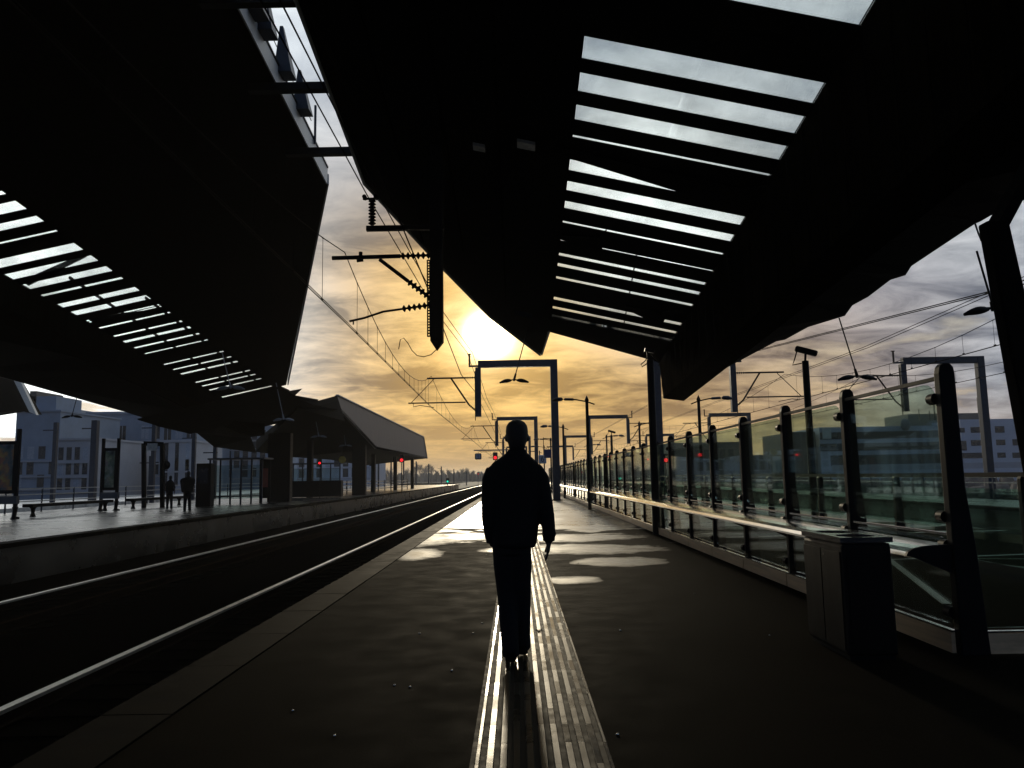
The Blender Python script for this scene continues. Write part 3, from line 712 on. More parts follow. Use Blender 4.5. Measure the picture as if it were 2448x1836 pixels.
# ------------------------------------------------------------------ overhead line equipment
def insul(m, p, q, r=.055, n=7, core=.02):
    p, q = V(p), V(q); m.tube([p, q], core, 8)
    for k in range(n):
        c = p.lerp(q, (k+.5)/n); d = (q-p).normalized()
        m.tube([c-d*.04, c-d*.008, c+d*.012, c+d*.045], [r*.45, r, r*.9, r*.4], 10)
G = 'portal masts carrying the overhead line'
def ins(t, *a): m = MB(); insul(m, *a); m.build('insulator', 'insulator', t)
def portal(label, xcol, xdrop, Y, side=-1, ztop=H+6.6, cz=H+4.1, hang=False, col='mast_steel', zc=0.):
    """column on the platform, cross beam, drop post with cantilever arms pointing to side"""
    t = thing('catenary_mast', label, 'catenary mast', (xcol, Y, zc), G); s_ = .42
    if not hang:
        MB().box((xcol-s_/2, Y-s_/2, zc), (xcol+s_/2, Y+s_/2, ztop+.2)).build('column', col, t, bevel=.02)
        MB().box((xcol-.32, Y-.32, zc), (xcol+.32, Y+.32, zc+.04)).build('base_plate', 'rail_rust', t)
        lo_, hi_ = sorted((xcol-side*(-s_/2), xdrop))
        MB().box((lo_, Y-.18, ztop-.2), (hi_, Y+.18, ztop+.199)).build('cross_beam', col, t)
    m = MB(); zb = H+3.3
    m.box((xdrop-.16, Y-.17, zb+.22), (xdrop+.16, Y+.17, ztop-.201 if not hang else ztop+2.2))
    if hang: m.hexa([(xdrop-.01, Y-.01, zb-.02), (xdrop+.01, Y-.01, zb-.02), (xdrop+.01, Y+.01, zb-.02), (xdrop-.01, Y+.01, zb-.02)], [(xdrop-.16, Y-.17, zb+.218), (xdrop+.16, Y-.17, zb+.218), (xdrop+.16, Y+.17, zb+.218), (xdrop-.16, Y+.17, zb+.218)])
    m.build('drop_post', col if not hang else 'black_steel', t)
    m = MB(); xx = xdrop+side*.21
    if hang:
        xa_, xb_ = sorted((xdrop+side*.165, xdrop+side*.26)); zz_ = zb+.35
        m.box((xa_, Y-.02, zz_), (xa_+.03, Y+.02, ztop-.9)); m.box((xb_-.03, Y-.02, zz_), (xb_, Y+.02, ztop-.9))
        while zz_ < ztop-.9: m.box((xa_+.03, Y-.02, zz_), (xb_-.03, Y+.02, zz_+.035)); zz_ += .075
    else: m.box((min(xx, xdrop+side*.165), Y-.02, zb), (max(xx, xdrop+side*.165), Y+.02, ztop-.4))
    m.build('perforated_strip', 'black_steel', t)
    a = MB(); e = lambda dx, z: (xdrop+side*dx, Y, z)
    # feeder bracket with upright insulator
    i = MB()
    if hang:
        a.bar(e(-.2, ztop-.02), e(1.85, ztop-.02), .13, .13); a.build('feeder_bracket', 'black_steel', t)
        insul(i, e(1.70, ztop+.08), e(1.70, ztop+.78), .105, 8, .05); 
        for sx in (-.1, .2): i.tube([(xdrop+side*(1.70+sx), Y-.08, ztop+.84), (xdrop+side*(1.70+sx), Y+.08, ztop+.84)], .06, 8)
        i.bar(e(1.55, ztop+.8), e(1.95, ztop+.8), .05, .05)
    else:
        a.bar(e(0, ztop-.1), e(.55, ztop-.1), .10, .10); a.build('feeder_bracket', col, t)
        insul(i, e(.50, ztop-.04), e(.50, ztop+.6), .075, 8, .04); i.bar(e(.4, ztop+.62), e(.62, ztop+.62), .05, .05)
    i.build('insulator', 'insulator', t)
    zt_, xt_ = cz+1.72, 3.0
    a = MB()
    if hang:
        a.tube([e(.95, zt_), e(2.75, zt_-.02)], .055, 10); ins(t, e(.15, zt_+.01), e(.95, zt_), .10, 6, .035)
        a.tube([e(1.5, zt_-.08), e(.75, zt_-.68)], .05, 8); ins(t, e(.12, zt_-1.18), e(.75, zt_-.68), .10, 6, .04)
        pts = [(2.28, cz+.0), (1.9, cz+.08), (1.4, cz+.24), (.92, cz+.30)]
        a.tube([e(x, z) for x, z in pts], .03, 8); ins(t, e(.12, cz+.40), e(.92, cz+.30), .095, 6, .03)
        a.bar(e(2.18, cz+.02), e(2.18, cz-.09), .03, .03)
        a.tube([e(2.0, zt_+.13), e(2.0, zt_-.1)], .05, 8); a.tube([e(1.93, zt_-.09), e(2.10, zt_-.11)], .04, 8)
    else:
        a.tube([e(.7, zt_), e(3.0, zt_)], .05, 8); ins(t, e(.15, zt_), e(.7, zt_), .07, 5, .025)
        a.tube([e(1.6, zt_), e(.55, zt_-1.6)], .05, 8); ins(t, e(.15, zt_-1.95), e(.55, zt_-1.6), .07, 5, .03)
        a.tube([e(.75, cz+.28), e(4.1, cz+.28)], .04, 8)
        a.tube([e(2.6, zt_-.05), e(3.95, cz+.28)], .022, 6)
        a.tube([e(3.8, cz+.26), e(3.8, cz+.06), e(3.4, cz+.14), e(2.6, cz)], .022, 6)
    a.build('cantilever_arm', 'black_steel', t)
    return t
SUP = [-14., 19.8, 45., 88., 131., 174., 217.]
portal('nearest drop post with ribbed insulators hanging from the canopy edge', -2.0, -2.0, 19.8, hang=True)
lbl = ['tall portal mast on the platform just right of the walking man', 'portal mast framing the head of the walking man', 'small far portal mast behind the walking man', 'tiny distant portal mast near the vanishing point', 'farthest tiny portal mast of the row by the vanishing point']
for k, y in enumerate(SUP[2:]): portal(lbl[k], 2.29, -2.15, y)
lbl2 = ['portal mast under the right end of the canopy girder', 'portal mast above the middle of the glass windbreak', 'third portal mast of the row behind the windbreak', 'fourth faint portal mast behind the windbreak']
for k, y in enumerate(SUP[2:6]): portal(lbl2[k], 8.3, 12.75, y, side=1)
portal('portal mast in front of the white office building on the right', 28.3, 23.6, 46.8, cz=H+4.0, zc=-.9)
portal('second portal mast of the far right row', 26.5, 22.0, 88, cz=H+4.0, zc=-.9)
portal('third portal mast of the far right row', 26.5, 22.0, 131, cz=H+4.0, zc=-.9)
def oline(label, xs, side, zm=5.95, zc_=4.1, feed=None, y_off=0, rr=1.):
    """messenger, contact wire and droppers over one track; xs = x at each support"""
    t = thing('overhead_line', label, 'overhead wires', (xs[0], 0, H+zc_), 'overhead lines above the tracks')
    ct, ms = [], []; dr = MB(); drs = []
    for k in range(len(SUP)-1):
        ya, yb = SUP[k], SUP[k+1]; xa, xb = xs[k], xs[k+1]; n = 14
        for j in range(n+1):
            s_ = j/n; x = xa+(xb-xa)*s_; y = ya+(yb-ya)*s_
            z = H+zm-(zm-zc_-.45)*4*s_*(1-s_); ms.append((x, y, z)); ct.append((x, y, H+zc_))
            if 0 < j < n and y > 5: drs.append(((x, y, z), (x, y, H+zc_), abs(yb-ya)))
    MB().tube(ct, .013*rr, 5).build('contact_wire', 'wire', t)
    MB().tube([(x+.05, y, z+.0) for x, y, z in ct], .010*rr, 5).build('contact_wire', 'wire', t)
    MB().tube(ms, .013*rr, 5).build('messenger_wire', 'wire', t)
    for p, q, _ in drs[:70]:
        d = MB().tube([p, q], .0065*rr, 4); d.tube([(q[0], q[1]-.05, q[2]+.03), (q[0], q[1]+.05, q[2]+.03)], .022*rr, 5); d.tube([(p[0], p[1]-.03, p[2]), (p[0], p[1]+.03, p[2])], .018*rr, 5)
        d.build('dropper', 'wire', t)
    return t
oline('overhead wires above the track beside the walking man', [-4.0, -4.42, -4.9, -4.85, -4.9, -4.8, -4.8], -1)
oline('overhead wires above the track seen through the glass windbreak', [16.2, 15.8, 15.8, 15.6, 15.8, 15.7, 15.7], 1, 5.7, 4.0)
oline('faint overhead wires farthest to the right', [20.6]*7, 1, 5.6, 4.0)
def wirepair(label, pts, sp=.3, r=.017):
    t = thing('feeder_wires', label, 'cables', pts[0], 'feeder cables beside the masts')
    for s_ in ((0, sp) if sp else (0,)):
        MB().tube([(x+s_, y, z) for x, y, z in pts], r, 6).build('cable', 'wire', t)
wirepair('pair of feeder cables running down the gap between the two canopies', [(-4.0, -14, H+7.45), (-3.82, 19.8, H+7.47), (-3.3, 32, H+7.0), (-2.77, 45, H+7.3), (-2.75, 66, H+6.8), (-2.75, 88, H+7.3), (-2.75, 131, H+7.3), (-2.75, 217, H+7.3)])
wirepair('single cable clamped to the side of the nearest drop post', [(-3.0, -10, H+6.5), (-2.75, 12, H+6.5), (-2.28, 19.7, H+5.05), (-2.3, 33, H+4.4), (-2.35, 45, H+5.0), (-2.35, 88, H+5.0)], 0)
wirepair('feeder cable pair above the track on the right', [(12.6, -14, H+6.2), (13.0, 19.8, H+4.12+.6), (13.2, 45, H+6.9), (13.2, 88, H+6.9), (13.2, 174, H+6.9)], .22)
wirepair('thin twin cables rising behind the right hand column', [(19.9, 2, H+8.2), (20.5, 45, H+7.2), (20.5, 88, H+7.3), (20.5, 174, H+7.3)], .35)
# jumper loops by the drop post
t = thing('jumper_cable', 'looped jumper cable hanging under the nearest drop post', 'cable', (-2, 19.9, H+3.3))
MB().tube([at(u, v, 20.2-0*k) for k, (u, v) in enumerate(((1043, 836), (1030, 848), (1013, 853), (997, 850), (985, 838), (975, 820), (965, 808), (957, 812), (953, 835)))], .012, 6).build('cable', 'wire', t)
# ------------------------------------------------------------------ lamps hanging from the canopies
def hang_lamp(label, top, bot, tilt, sc=1., mt='black_steel', grp='twin headed lamps hanging from the canopies'):
    top, bot = V(top), V(bot); t = thing('hanging_lamp', label, 'lamp', bot, grp)
    MB().tube([top, bot.lerp(top, .05)], .022*sc, 8).build('stem', mt, t)
    m = MB(); m.tube([bot+V((0, 0, -.05)), bot, bot.lerp(top, .12)], [.05*sc, .055*sc, .04*sc], 8); m.bar(bot+V((-.16*sc, 0, 0)), bot+V((.16*sc, 0, 0)), .04, .04); m.build('hub', mt, t)
    for sx in (-1, 1):
        m = MB(); n = 7; secs = []
        c0 = bot+V((sx*.10*sc, 0, 0))
        pts = []; rs = []
        for k in range(n): s_ = k/(n-1); pts.append(c0+V((sx*s_*.52*sc, 0, -.02-.10*s_*s_*sc))); rs.append((.03+.055*math.sin(math.pi*min(1, s_*1.02)**.8))*sc)
        m.tube(pts, rs, 10); h = m.build('lamp_head', mt, t)
        MB().box((min(pts[1].x, pts[5].x), bot.y-.04*sc, bot.z-.085*sc), (max(pts[1].x, pts[5].x), bot.y+.04*sc, bot.z-.07*sc)).build('lens', 'lamp_white', h, local=True).location = -V(t.location)
    return t
hang_lamp('black twin headed lamp hanging before the portal mast near the sun', onp(1262, 785, *CA), at(1229, 908, 32.5), 0, 1.0)
hang_lamp('twin headed lamp hanging from the right wing of the canopy', at(2006, 760, 21.0), at(2049, 899, 21.0), 0, .85)
hang_lamp('twin headed lamp half hidden behind the right hand column', at(2335, 600, 13.5), at(2375, 737, 13.5), 0, .85)
for k, (u0, v0, u1, v1, Y, l) in enumerate(((660, 915, 678, 1001, 41, 'grey hanging lamp by the last skylights of the left canopy'), (748.5, 972, 762, 1042, 54, 'grey hanging lamp under the stepped roof edge'), (819, 1010, 826, 1064, 66, 'small grey hanging lamp under the trapezoid fascia'), (531, 843, 551, 925, 30, 'thin grey hanging lamp before the slats of the left canopy'))):
    hang_lamp(l, at(u0, v0, Y), at(u1, v1, Y), 0, .9, 'sign_grey')
hang_lamp('hanging lamp silhouetted against the grey building at the far left', at(184, 950, 38), at(172, 994, 38), 0, .8)
MB_ = MB()
# pale panels added under the roof in place of a dim reflection
for (u0, v0, u1, v1, l) in ((1236, 329, 1279, 353, 'pale square panel standing for a dim reflection under the big canopy left of the skylights'), (1130, 338, 1160, 356, 'faint panel standing for a dim reflection under the big canopy')):
    p = onp(u0, v0, *CA); q = onp(u1, v1, *CA); p = p-V((0, 0, .02))
    x0, x1 = sorted((p.x, q.x)); y0, y1 = sorted((p.y, q.y)); y1 = min(y1, y0+.55)
    o = MB().hexa([V(zA(x0, y0, -.10)), V(zA(x1, y0, -.10)), V(zA(x1, y1, -.10)), V(zA(x0, y1, -.10))], [V(zA(x0, y0, -.02)), V(zA(x1, y0, -.02)), V(zA(x1, y1, -.02)), V(zA(x0, y1, -.02))]).build('reflection_panel', 'lamp_white', loc=zA(x0, y0, -.1))
    tag(o, l, 'light fitting')
# ------------------------------------------------------------------ platform lamp posts with arrow tops
def lamp_post(label, x, y, side, first=[None]):
    if first[0] is None:
        t = thing('street_lamp', label, 'lamp post', (0, 0, 0), 'platform lamp posts with pointed tops')
        MB().tube([(0, 0, 0), (0, 0, 4.45)], [.075, .065], 10).build('pole', 'black_steel', t, local=True)
        MB().tube([(0, 0, 4.44), (0, 0, 4.50), (0, 0, 4.68)], [.085, .085, .004], 8).build('finial', 'black_steel', t, local=True)
        MB().tube([(.32, 0, 4.30), (0, 0, 4.42), (-.45, 0, 4.51), (-.95, 0, 4.53)], [.03, .03, .03, .035], 6).build('arm', 'black_steel', t, local=True)
        m = MB(); m.tube([(-.55, 0, 4.52), (-.92, 0, 4.535)], .055, 8)
        m.tube([(-.98, 0, 4.53), (-1.05, 0, 4.54), (-1.25, 0, 4.53), (-1.4, 0, 4.50), (-1.46, 0, 4.48)], [.03, .08, .095, .05, .01], 10); m.build('lamp_head', 'mast_steel', t, local=True)
        first[0] = t; t.location = (x, y, 0)
    else: t = dup(first[0], loc=(x, y, 0), label=label)
    t.rotation_euler = (0, 0, 0 if side < 0 else math.pi); return t
rows = [('nearest pointed lamp post in front of the windbreak, right of the portal mast', 2.96, 31.9, -1), ('second pointed lamp post, right beside the portal mast column', 3.0, 49, -1), ('third pointed lamp post by the platform number sign', 2.95, 66, -1), ('fourth pointed lamp post just right of the man', 2.95, 82, -1), ('fifth and farthest pointed lamp post in the left hand row', 2.95, 98, -1),
        ('nearest pointed lamp post behind the windbreak with its arm to the right', 7.72, 32.5, 1), ('second pointed lamp post behind the windbreak', 7.6, 47.6, 1), ('third pointed lamp post behind the windbreak', 7.3, 62.5, 1), ('fourth pointed lamp post behind the windbreak', 7.3, 80, 1)]
for r__ in rows: lamp_post(*r__)
# camera poles
def cam_pole(label, x, y, h, box=True):
    t = thing('camera_pole', label, 'security camera', (x, y, 0), 'camera poles on the platform')
    MB().tube([(x, y, 0), (x, y, h)], [.095, .085], 12).build('pole', 'black_steel', t)
    if box:
        m = MB(); m.bar((x-.22, y+.05, h+.34), (x+.30, y-.05, h+.17), .17, .15); b = m.build('camera_housing', 'black_steel', t, bevel=.04)
        MB().tube([(x, y, h), (x+.02, y, h+.2)], .03, 8).build('bracket', 'black_steel', t)
        MB().tube([(x-.2, y, h+.26), (x-.27, y, h+.05), (x-.33, y, h-.1), (x-.1, y, h-.06)], .016, 6).build('cable', 'wire', t)
    else:
        m = MB(); m.tube([(x-.05, y, h), (x-.06, y, h+.22)], .02, 6); m.bar((x-.12, y, h+.25), (x+.1, y, h+.2), .1, .08); m.build('camera_housing', 'black_steel', t)
        a = [(x-.03, y, h+.1), (x-.12, y, h-.02), (x-.22, y, h-.1), (x-.2, y, h-.16), (x-.1, y, h-.1), (x-.04, y, h-.04)]
        MB().tube(a, .014, 6).build('cable', 'wire', t); MB().tube([(2*x-p[0], p[1], p[2]+.02) for p in a[:4]], .014, 6).build('cable', 'wire', t)
cam_pole('black pole with a tilted box camera behind the windbreak', 7.5, 19.8, 4.22)
cam_pole('tall black pole with cable loops at the tip of the girder', 3.22, 18.2, 4.08, False)
cam_pole('small far camera pole behind the windbreak', 6.9, 56, 4.25)
# ------------------------------------------------------------------ signs and signals
def text(body, size, name, m, parent, loc, rot=(R(90), 0, 0), ext=.004):
    cu = bpy.data.curves.new(name, 'FONT'); cu.body = body; cu.size = size; cu.extrude = ext; cu.align_x = 'CENTER'; cu.align_y = 'CENTER'
    to = bpy.data.objects.new(name, cu); C.objects.link(to); dg = bpy.context.evaluated_depsgraph_get(); me = bpy.data.meshes.new_from_object(to.evaluated_get(dg)); bpy.data.objects.remove(to)
    o = bpy.data.objects.new(name, me); C.objects.link(o); me.materials.clear(); me.materials.append(MT[m]); o.parent = parent; o.location = loc; o.rotation_euler = rot; return o
c = at(1297, 1098, 60); t = thing('platform_sign', 'grey round cornered sign with the number 6 by the lamp posts', 'sign', c)
MB().box(c+V((-.30, 0, -.33)), c+V((.30, .1, .33))).build('panel', 'sign_grey', t, bevel=.08); text('6', .62, 'numeral', 'sign_ink', t, (0, -.012, 0))
MB().tube([(c.x+.1, 60.05, c.z+.2), (c.x+.1, 60.05, H+3)], .03, 6).build('hanger', 'black_steel', t)
MB().tube([(c.x+.1, 60.05, H+2.9), (2.95, 60.05, H+2.9), (2.95, 60.05, 0)], .05, 6).build('pole', 'black_steel', t)
c = at(1311, 1084, 52); t = thing('info_display', 'dark blue square display hanging beside the portal mast column', 'display', c)
MB().box(c+V((-.28, 0, -.30)), c+V((.22, .15, .28))).build('panel', 'sign_blue', t, bevel=.03); m = MB().box(c+V((-.1, .02, .40)), c+V((.3, .12, .47))); m.tube([(c.x, c.y+.07, c.z+.27), (c.x, c.y+.07, c.z+.42)], .02, 6); m.build('bracket', 'black_steel', t)
MB().bar((c.x+.3, c.y+.07, c.z+.43), (2.9, c.y+.07, c.z+.43), .05, .06).build('arm', 'black_steel', t)
c = at(1143, 1091, 70); t = thing('platform_sign', 'small rounded box sign hanging over the track left of the man', 'sign', c)
MB().box(c+V((-.30, 0, -.28)), c+V((.30, .3, .28))).build('panel', 'black_steel', t, bevel=.1); MB().box(c+V((-.22, -.012, -.2)), c+V((.22, -.002, .2))).build('face', 'sign_grey', t); MB().box(c+V((-.03, -.03, -.15)), c+V((.03, -.014, .15))).build('numeral', 'sign_blue', t)
m = MB(); m.tube([c+V((0, .15, .28)), c+V((0, .15, .52))], .02, 6); m.bar(c+V((-.4, .15, .55)), c+V((3.4, .15, .55)), .08, .1); m.bar(c+V((2.2, .15, .55)), c+V((2.2, .15, 1.1)), .07, .07); m.build('arm', 'mast_far', t)
MB().bar((c.x+3.4, c.y+.15, 0), (c.x+3.4, c.y+.15, c.z+1.0), .12, .12).build('pole', 'mast_far', t)
def signal(label, u, v, Y, lit, zb=-.9, sc=1.):
    c = at(u, v, Y); t = thing('railway_signal', label, 'signal', (c.x, Y, zb), 'railway signals')
    MB().box(c+V((-.22*sc, .02, -.22*sc)), c+V((.22*sc, .3, .5*sc))).build('signal_head', 'black_steel', t, bevel=.05*sc)
    m = MB().tube([c+V((0, .02, 0)), c+V((0, -.04, 0))], .15*sc, 14); m.build('lens', lit, t)
    m = MB().tube([c+V((0, 0, .26*sc)), c+V((0, -.04, .26*sc))], .12*sc, 12); m.build('lens', 'window_dark', t)
    MB().tube([(c.x, Y+.16, zb), (c.x, Y+.16, c.z-.2*sc)], .05*sc, 8).build('pole', 'black_steel', t)
signal('signal showing red under the end of the trapezoid fascia', 960, 1100, 75, 'lit_red', 0)
signal('signal showing red beside the left shoulder of the man', 1184, 1094, 72, 'lit_red')
signal('small signal showing green by the end of the left platform', 1070, 1151, 150, 'lit_green', -.9, 1.3)
signal('tiny red signal far down the line', 1143, 1133, 190, 'lit_red', -.9, .6)
signal('red signal added for a reflection in the windbreak glass', 1592, 1100, 60, 'lit_red')  # lit signal added in place of a red reflection in the glass
signal('weaker small red signal added for a reflection in the windbreak glass', 1549, 1098, 85, 'lit_red', -.9, .7)  # second added signal, for the fainter red reflection
signal('signal showing red among the shelters of the left platform', 764, 1107, 62, 'lit_red', 0, .6)
# ------------------------------------------------------------------ furniture on the left platform
def frame_unit(label, x, y, pm, wd=.95, group='poster frames on the left platform'):
    t = thing('poster_frame', label, 'poster frame', (x, y, 0), group)
    for sx in (-1, 1):
        m = MB(); m.bar((x+sx*wd/2, y, .3), (x+sx*wd/2, y, 3.75), .13, .13)
        m.tube([(x+sx*wd/2, y, .5), (x+sx*wd/2, y, .35), (x+sx*wd/2, y-.05, .1), (x+sx*wd/2, y, 0)], [.12, .09, .09, .2], 8); m.build('leg', 'black_steel', t)
    MB().box((x-wd/2+.066, y-.04, 1.05), (x+wd/2-.066, y+.04, 3.25)).build('frame', 'black_steel', t)
    MB().box((x-wd/2+.16, y-.055, 1.2), (x+wd/2-.16, y-.042, 3.1)).build('poster', pm, t)
    MB().box((x-wd/2, y-.12, .62), (x+wd/2+.1, y+.1, .95)).build('planter_box', 'fascia_dark', t)
frame_unit('wide poster frame with an orange and yellow poster at the far left', -21.4, 32.5, 'poster_a', .98)
frame_unit('narrower poster frame with a green poster beside the bench', -21.2, 40.5, 'poster_b', .8)
def bench(label, x0, y0, x1, y1):
    t = thing('bench', label, 'bench', ((x0+x1)/2, (y0+y1)/2, 0), 'long benches on the left platform')
    MB().bar((x0, y0, .52), (x1, y1, .52), .45, .14).build('seat', 'black_steel', t)
    for s_ in (.06, .94):
        x, y = x0+(x1-x0)*s_, y0+(y1-y0)*s_
        m = MB(); m.tube([(x, y, .5), (x, y, .38), (x, y, .2), (x, y, .02)], [.2, .1, .07, .13], 8); m.build('leg', 'black_steel', t)
bench('long dark bench linking the two poster frames', -20.9, 33.3, -20.8, 39.8)
bench('dark bench behind the two standing people', -20.6, 41.5, -20.4, 47.5)
t = thing('sign_frame', 'two post frame with a small pale board left of the two people', 'sign', (-20.6, 44.4, 0))
for u in (344, 388): MB().bar(at(u, 1060, 44.4), V((at(u, 1214, 44.4).x, 44.4, 0)), .2, .2).build('post', 'black_steel', t)
p = at(353, 1060, 44.3); q = at(376, 1077, 44.3); MB().box((p.x, 44.25, q.z), (q.x, 44.3, p.z)).build('panel', 'sign_white', t)
MB().bar(at(344, 1060, 44.5), at(390, 1062, 44.5), .1, .25).build('cross_bar', 'black_steel', t)
MB().ball(at(398, 1112, 44.4), .22, .1, .25).build('round_sign', 'black_steel', t)
# glass shelter
def shelter(label, u0, u1, Y, ztop=2.85):
    a = at(u0, 1200, Y); b = at(u1, 1200, Y)
    t = thing('glass_shelter', label, 'shelter', (a.x, Y, 0), 'glass shelters on the left platform')
    n = 5
    for k in range(n+1):
        x = a.x+(b.x-a.x)*k/n; MB().bar((x, Y, 0), (x, Y, ztop-.1), .09, .09).build('post', 'mast_steel', t)
        if k < n: MB().box((x+.05, Y-.005, .35), (x+(b.x-a.x)/n-.05, Y+.005, 2.4)).build('glass_pane', 'glass_dim', t)
    MB().box((a.x-.1, Y-.2, ztop-.1), (b.x+.2, Y+1.6, ztop)).build('roof', 'fascia_dark', t)
    MB().box((a.x+.05, Y+.2, .45), (b.x-.1, Y+.55, .52)).build('seat', 'black_steel', t)
shelter('glass waiting shelter right of the two standing people', 500, 625, 48)
shelter('second glass waiting shelter beyond the dark column', 700, 812, 66)
t = thing('info_kiosk', 'dark kiosk column at the left end of the glass shelter', 'kiosk', (at(485, 1210, 44).x, 44, 0))
p = at(485, 1210, 44); MB().box((p.x-.45, 44, 0), (p.x+.4, 44.6, 2.45)).build('cabinet', 'black_steel', t, bevel=.04)
MB().box((p.x-.3, 43.985, 1.3), (p.x+.25, 43.998, 2.2)).build('screen', 'window_dark', t)
t = thing('poster_frame', 'slim frame with a red poster right of the glass shelter', 'poster frame', (at(632, 1200, 50).x, 50, 0), 'poster frames on the left platform')
p = at(632, 1200, 50); MB().box((p.x-.35, 50, .3), (p.x+.35, 50.1, 2.9)).build('frame', 'black_steel', t); MB().box((p.x-.2, 49.985, 1.0), (p.x+.2, 49.998, 2.2)).build('poster', 'poster_red', t)
for sx in (-.3, .3): MB().bar((p.x+sx, 50.05, 0), (p.x+sx, 50.05, .3), .08, .08).build('leg', 'black_steel', t)
p = at(818, 1099, 62); t = thing('round_sign', 'round yellow sign under the farther canopy of the left platform', 'sign', p)
MB().tube([p, p+V((0, .06, 0))], .28, 20).build('disc', 'sign_yellow', t); MB().tube([p+V((0, .03, .25)), p+V((0, .03, 1.0))], .02, 6).build('hanger', 'black_steel', t)
m = MB(); m.box((-19.2, 63, .05), (-14.2, 63.8, 1.35)); o = m.build('vending_box', 'black_steel', loc=(-16, 63, 0)); tag(o, 'low dark cabinet between the far shelters of the left platform', 'cabinet')
# railing on the left platform
t = thing('railing', 'pale railing near the end of the left platform', 'railing', (-17, 80, 0))
for z in (.35, .8, 1.15): MB().bar((-17.5, 68, z), (-14.6, 104, z), .08, .10).build('rail', 'alu', t)
for k in range(13): MB().bar((-17.5+2.9*k/12, 68+3*k, 0), (-17.5+2.9*k/12, 68+3*k, 1.3), .1, .1).build('post', 'black_steel', t)
t = thing('railing', 'long double railing along the back of the left platform', 'railing', (-25.6, 30, 0))
for z in (.55, .9, 1.2): MB().bar((-25.6, 18, z), (-25.6, 150, z), .05, .05).build('rail', 'fascia_grey', t)
for k in range(45): MB().bar((-25.6, 18+3*k, 0), (-25.6, 18+3*k, 1.22), .06, .06).build('post', 'mast_steel', t)
t = thing('railing', 'long double railing behind the tracks on the right', 'railing', (21.3, 30, 0))
for z in (.75, 1.0, 1.18): MB().bar((21.3, 14, z), (21.3, 200, z), .05, .045).build('rail', 'alu', t)
for k in range(60): MB().bar((21.3, 14+3*k, 0), (21.3, 14+3*k, 1.2), .06, .06).build('post', 'mast_steel', t)
# distant left masts
def mast(label, u, v0, v1, Y, wd=.3):
    a, b = at(u, v0, Y), at(u, v1, Y); t = thing('mast', label, 'mast', (a.x, Y, -1), 'masts beyond the left platform')
    MB().bar((a.x, Y, -1.0), (a.x, Y, a.z), wd, wd).build('pole', 'mast_steel', t)
    MB().bar((a.x-1.0, Y, a.z-.6), (a.x+.2, Y, a.z-.6), .09, .09).build('arm', 'mast_steel', t)
for k, (u, v0, l) in enumerate(((229, 1005, 'thick blue grey mast between the two poster frames'), (135, 1010, 'dark mast before the tall block at the far left'), (370, 1005, 'blue grey mast behind the small sign board'), (465, 1030, 'mast rising behind the bulky figure'), (515, 1065, 'short mast over the glass shelter'), (362, 1090, 'thin mast right of the sign frame posts'))):
    mast(l, u, v0, 1190, 58+k*2, .42 if k == 0 else .28)
# ------------------------------------------------------------------ buildings
def building(name, label, mt, u0, u1, vtop, Y, dep=14, rows=(), wm='window_dark', roofs=(), zb=-1.0, cat='building', ww=.62, nmax=14):
    a, b = at(u0, vtop, Y), at(u1, vtop, Y); zt = (a.z+b.z)/2
    t = thing(name, label, cat, ((a.x+b.x)/2, Y, zb))
    MB().box((a.x, Y, zb), (b.x, Y+dep, zt)).build('wall', mt, t)
    MB().box((a.x-.15, Y-.15, zt), (b.x+.15, Y+dep+.15, zt+.25)).build('roof', mt, t)
    for (v, hh, n, f) in rows:
        zc_ = at((u0+u1)/2, v, Y).z; L = b.x-a.x; n = min(n, nmax)
        MB().box((a.x, Y-.18, zc_-hh/2-.42), (b.x, Y-.002, zc_-hh/2-.22)).build('cornice', 'concrete_pale', t)
        for k in range(n):
            if f and random.random() < f: continue
            x = a.x+L*(k+.5)/n; hw = L/n*ww/2
            wn = MB().box((x-hw, Y-.03, zc_-hh/2), (x+hw, Y-.004, zc_+hh/2)).build('window', 'sign_grey' if random.random() < .14 else wm, t)
            if n <= 14 and hw > .5 and Y < 170:
                MB().box((x-.05, Y-.06, zc_-hh/2), (x+.05, Y-.031, zc_+hh/2)).build('mullion', mt, wn, local=True).location = -V(t.location)
    for (ua, ub, va, hm) in roofs:
        p, q = at(ua, va, Y+3), at(ub, va, Y+3); MB().box((p.x, Y+3, zt+.1), (q.x, Y+3+dep*.4, p.z)).build('roof_block', hm, t)
    return t
building('apartment_building', 'tall blue grey block under the sky gap at the far left', 'concrete_bld', 40, 145, 985, 105, 16, [(v, 1.7, 4, .25) for v in (1082, 1119, 1150)], roofs=((62, 135, 948, 'concrete_bld'), (72, 88, 935, 'brick_dark')))
building('apartment_building', 'grey block with small windows between the poster frames', 'concrete_pale', 138, 235, 1052, 92, 14, [(1084, 1.5, 5, 0), (1119, 1.5, 5, 0), (1155, 1.5, 5, 0)])
building('apartment_building', 'long grey block with a row of dark windows behind the left platform', 'concrete_bld', 146, 470, 990, 125, 18, [(1034, 2.2, 12, .1), (1062, 2., 12, .3), (1090, 2., 12, .1), (1120, 2., 12, .2), (1150, 2., 12, .2)], roofs=((150, 178, 978, 'concrete_pale'), (205, 290, 985, 'concrete_bld')))
building('apartment_building', 'pale slab building right of the sign frame', 'concrete_pale', 386, 462, 1057, 100, 10, [(1090, 3.4, 3, 0), (1130, 3.4, 3, 0)], ww=.35)
building('apartment_building', 'blue grey building receding behind the glass shelter', 'concrete_bld', 455, 660, 1022, 140, 14, [(v, 1.6, 10, .1) for v in (1040, 1062, 1085, 1108, 1130)])
building('apartment_building', 'small bluish building seen beneath the farther canopy', 'office_white', 690, 900, 1085, 170, 12, [(1105, 2, 10, .2), (1130, 2, 10, .2)])
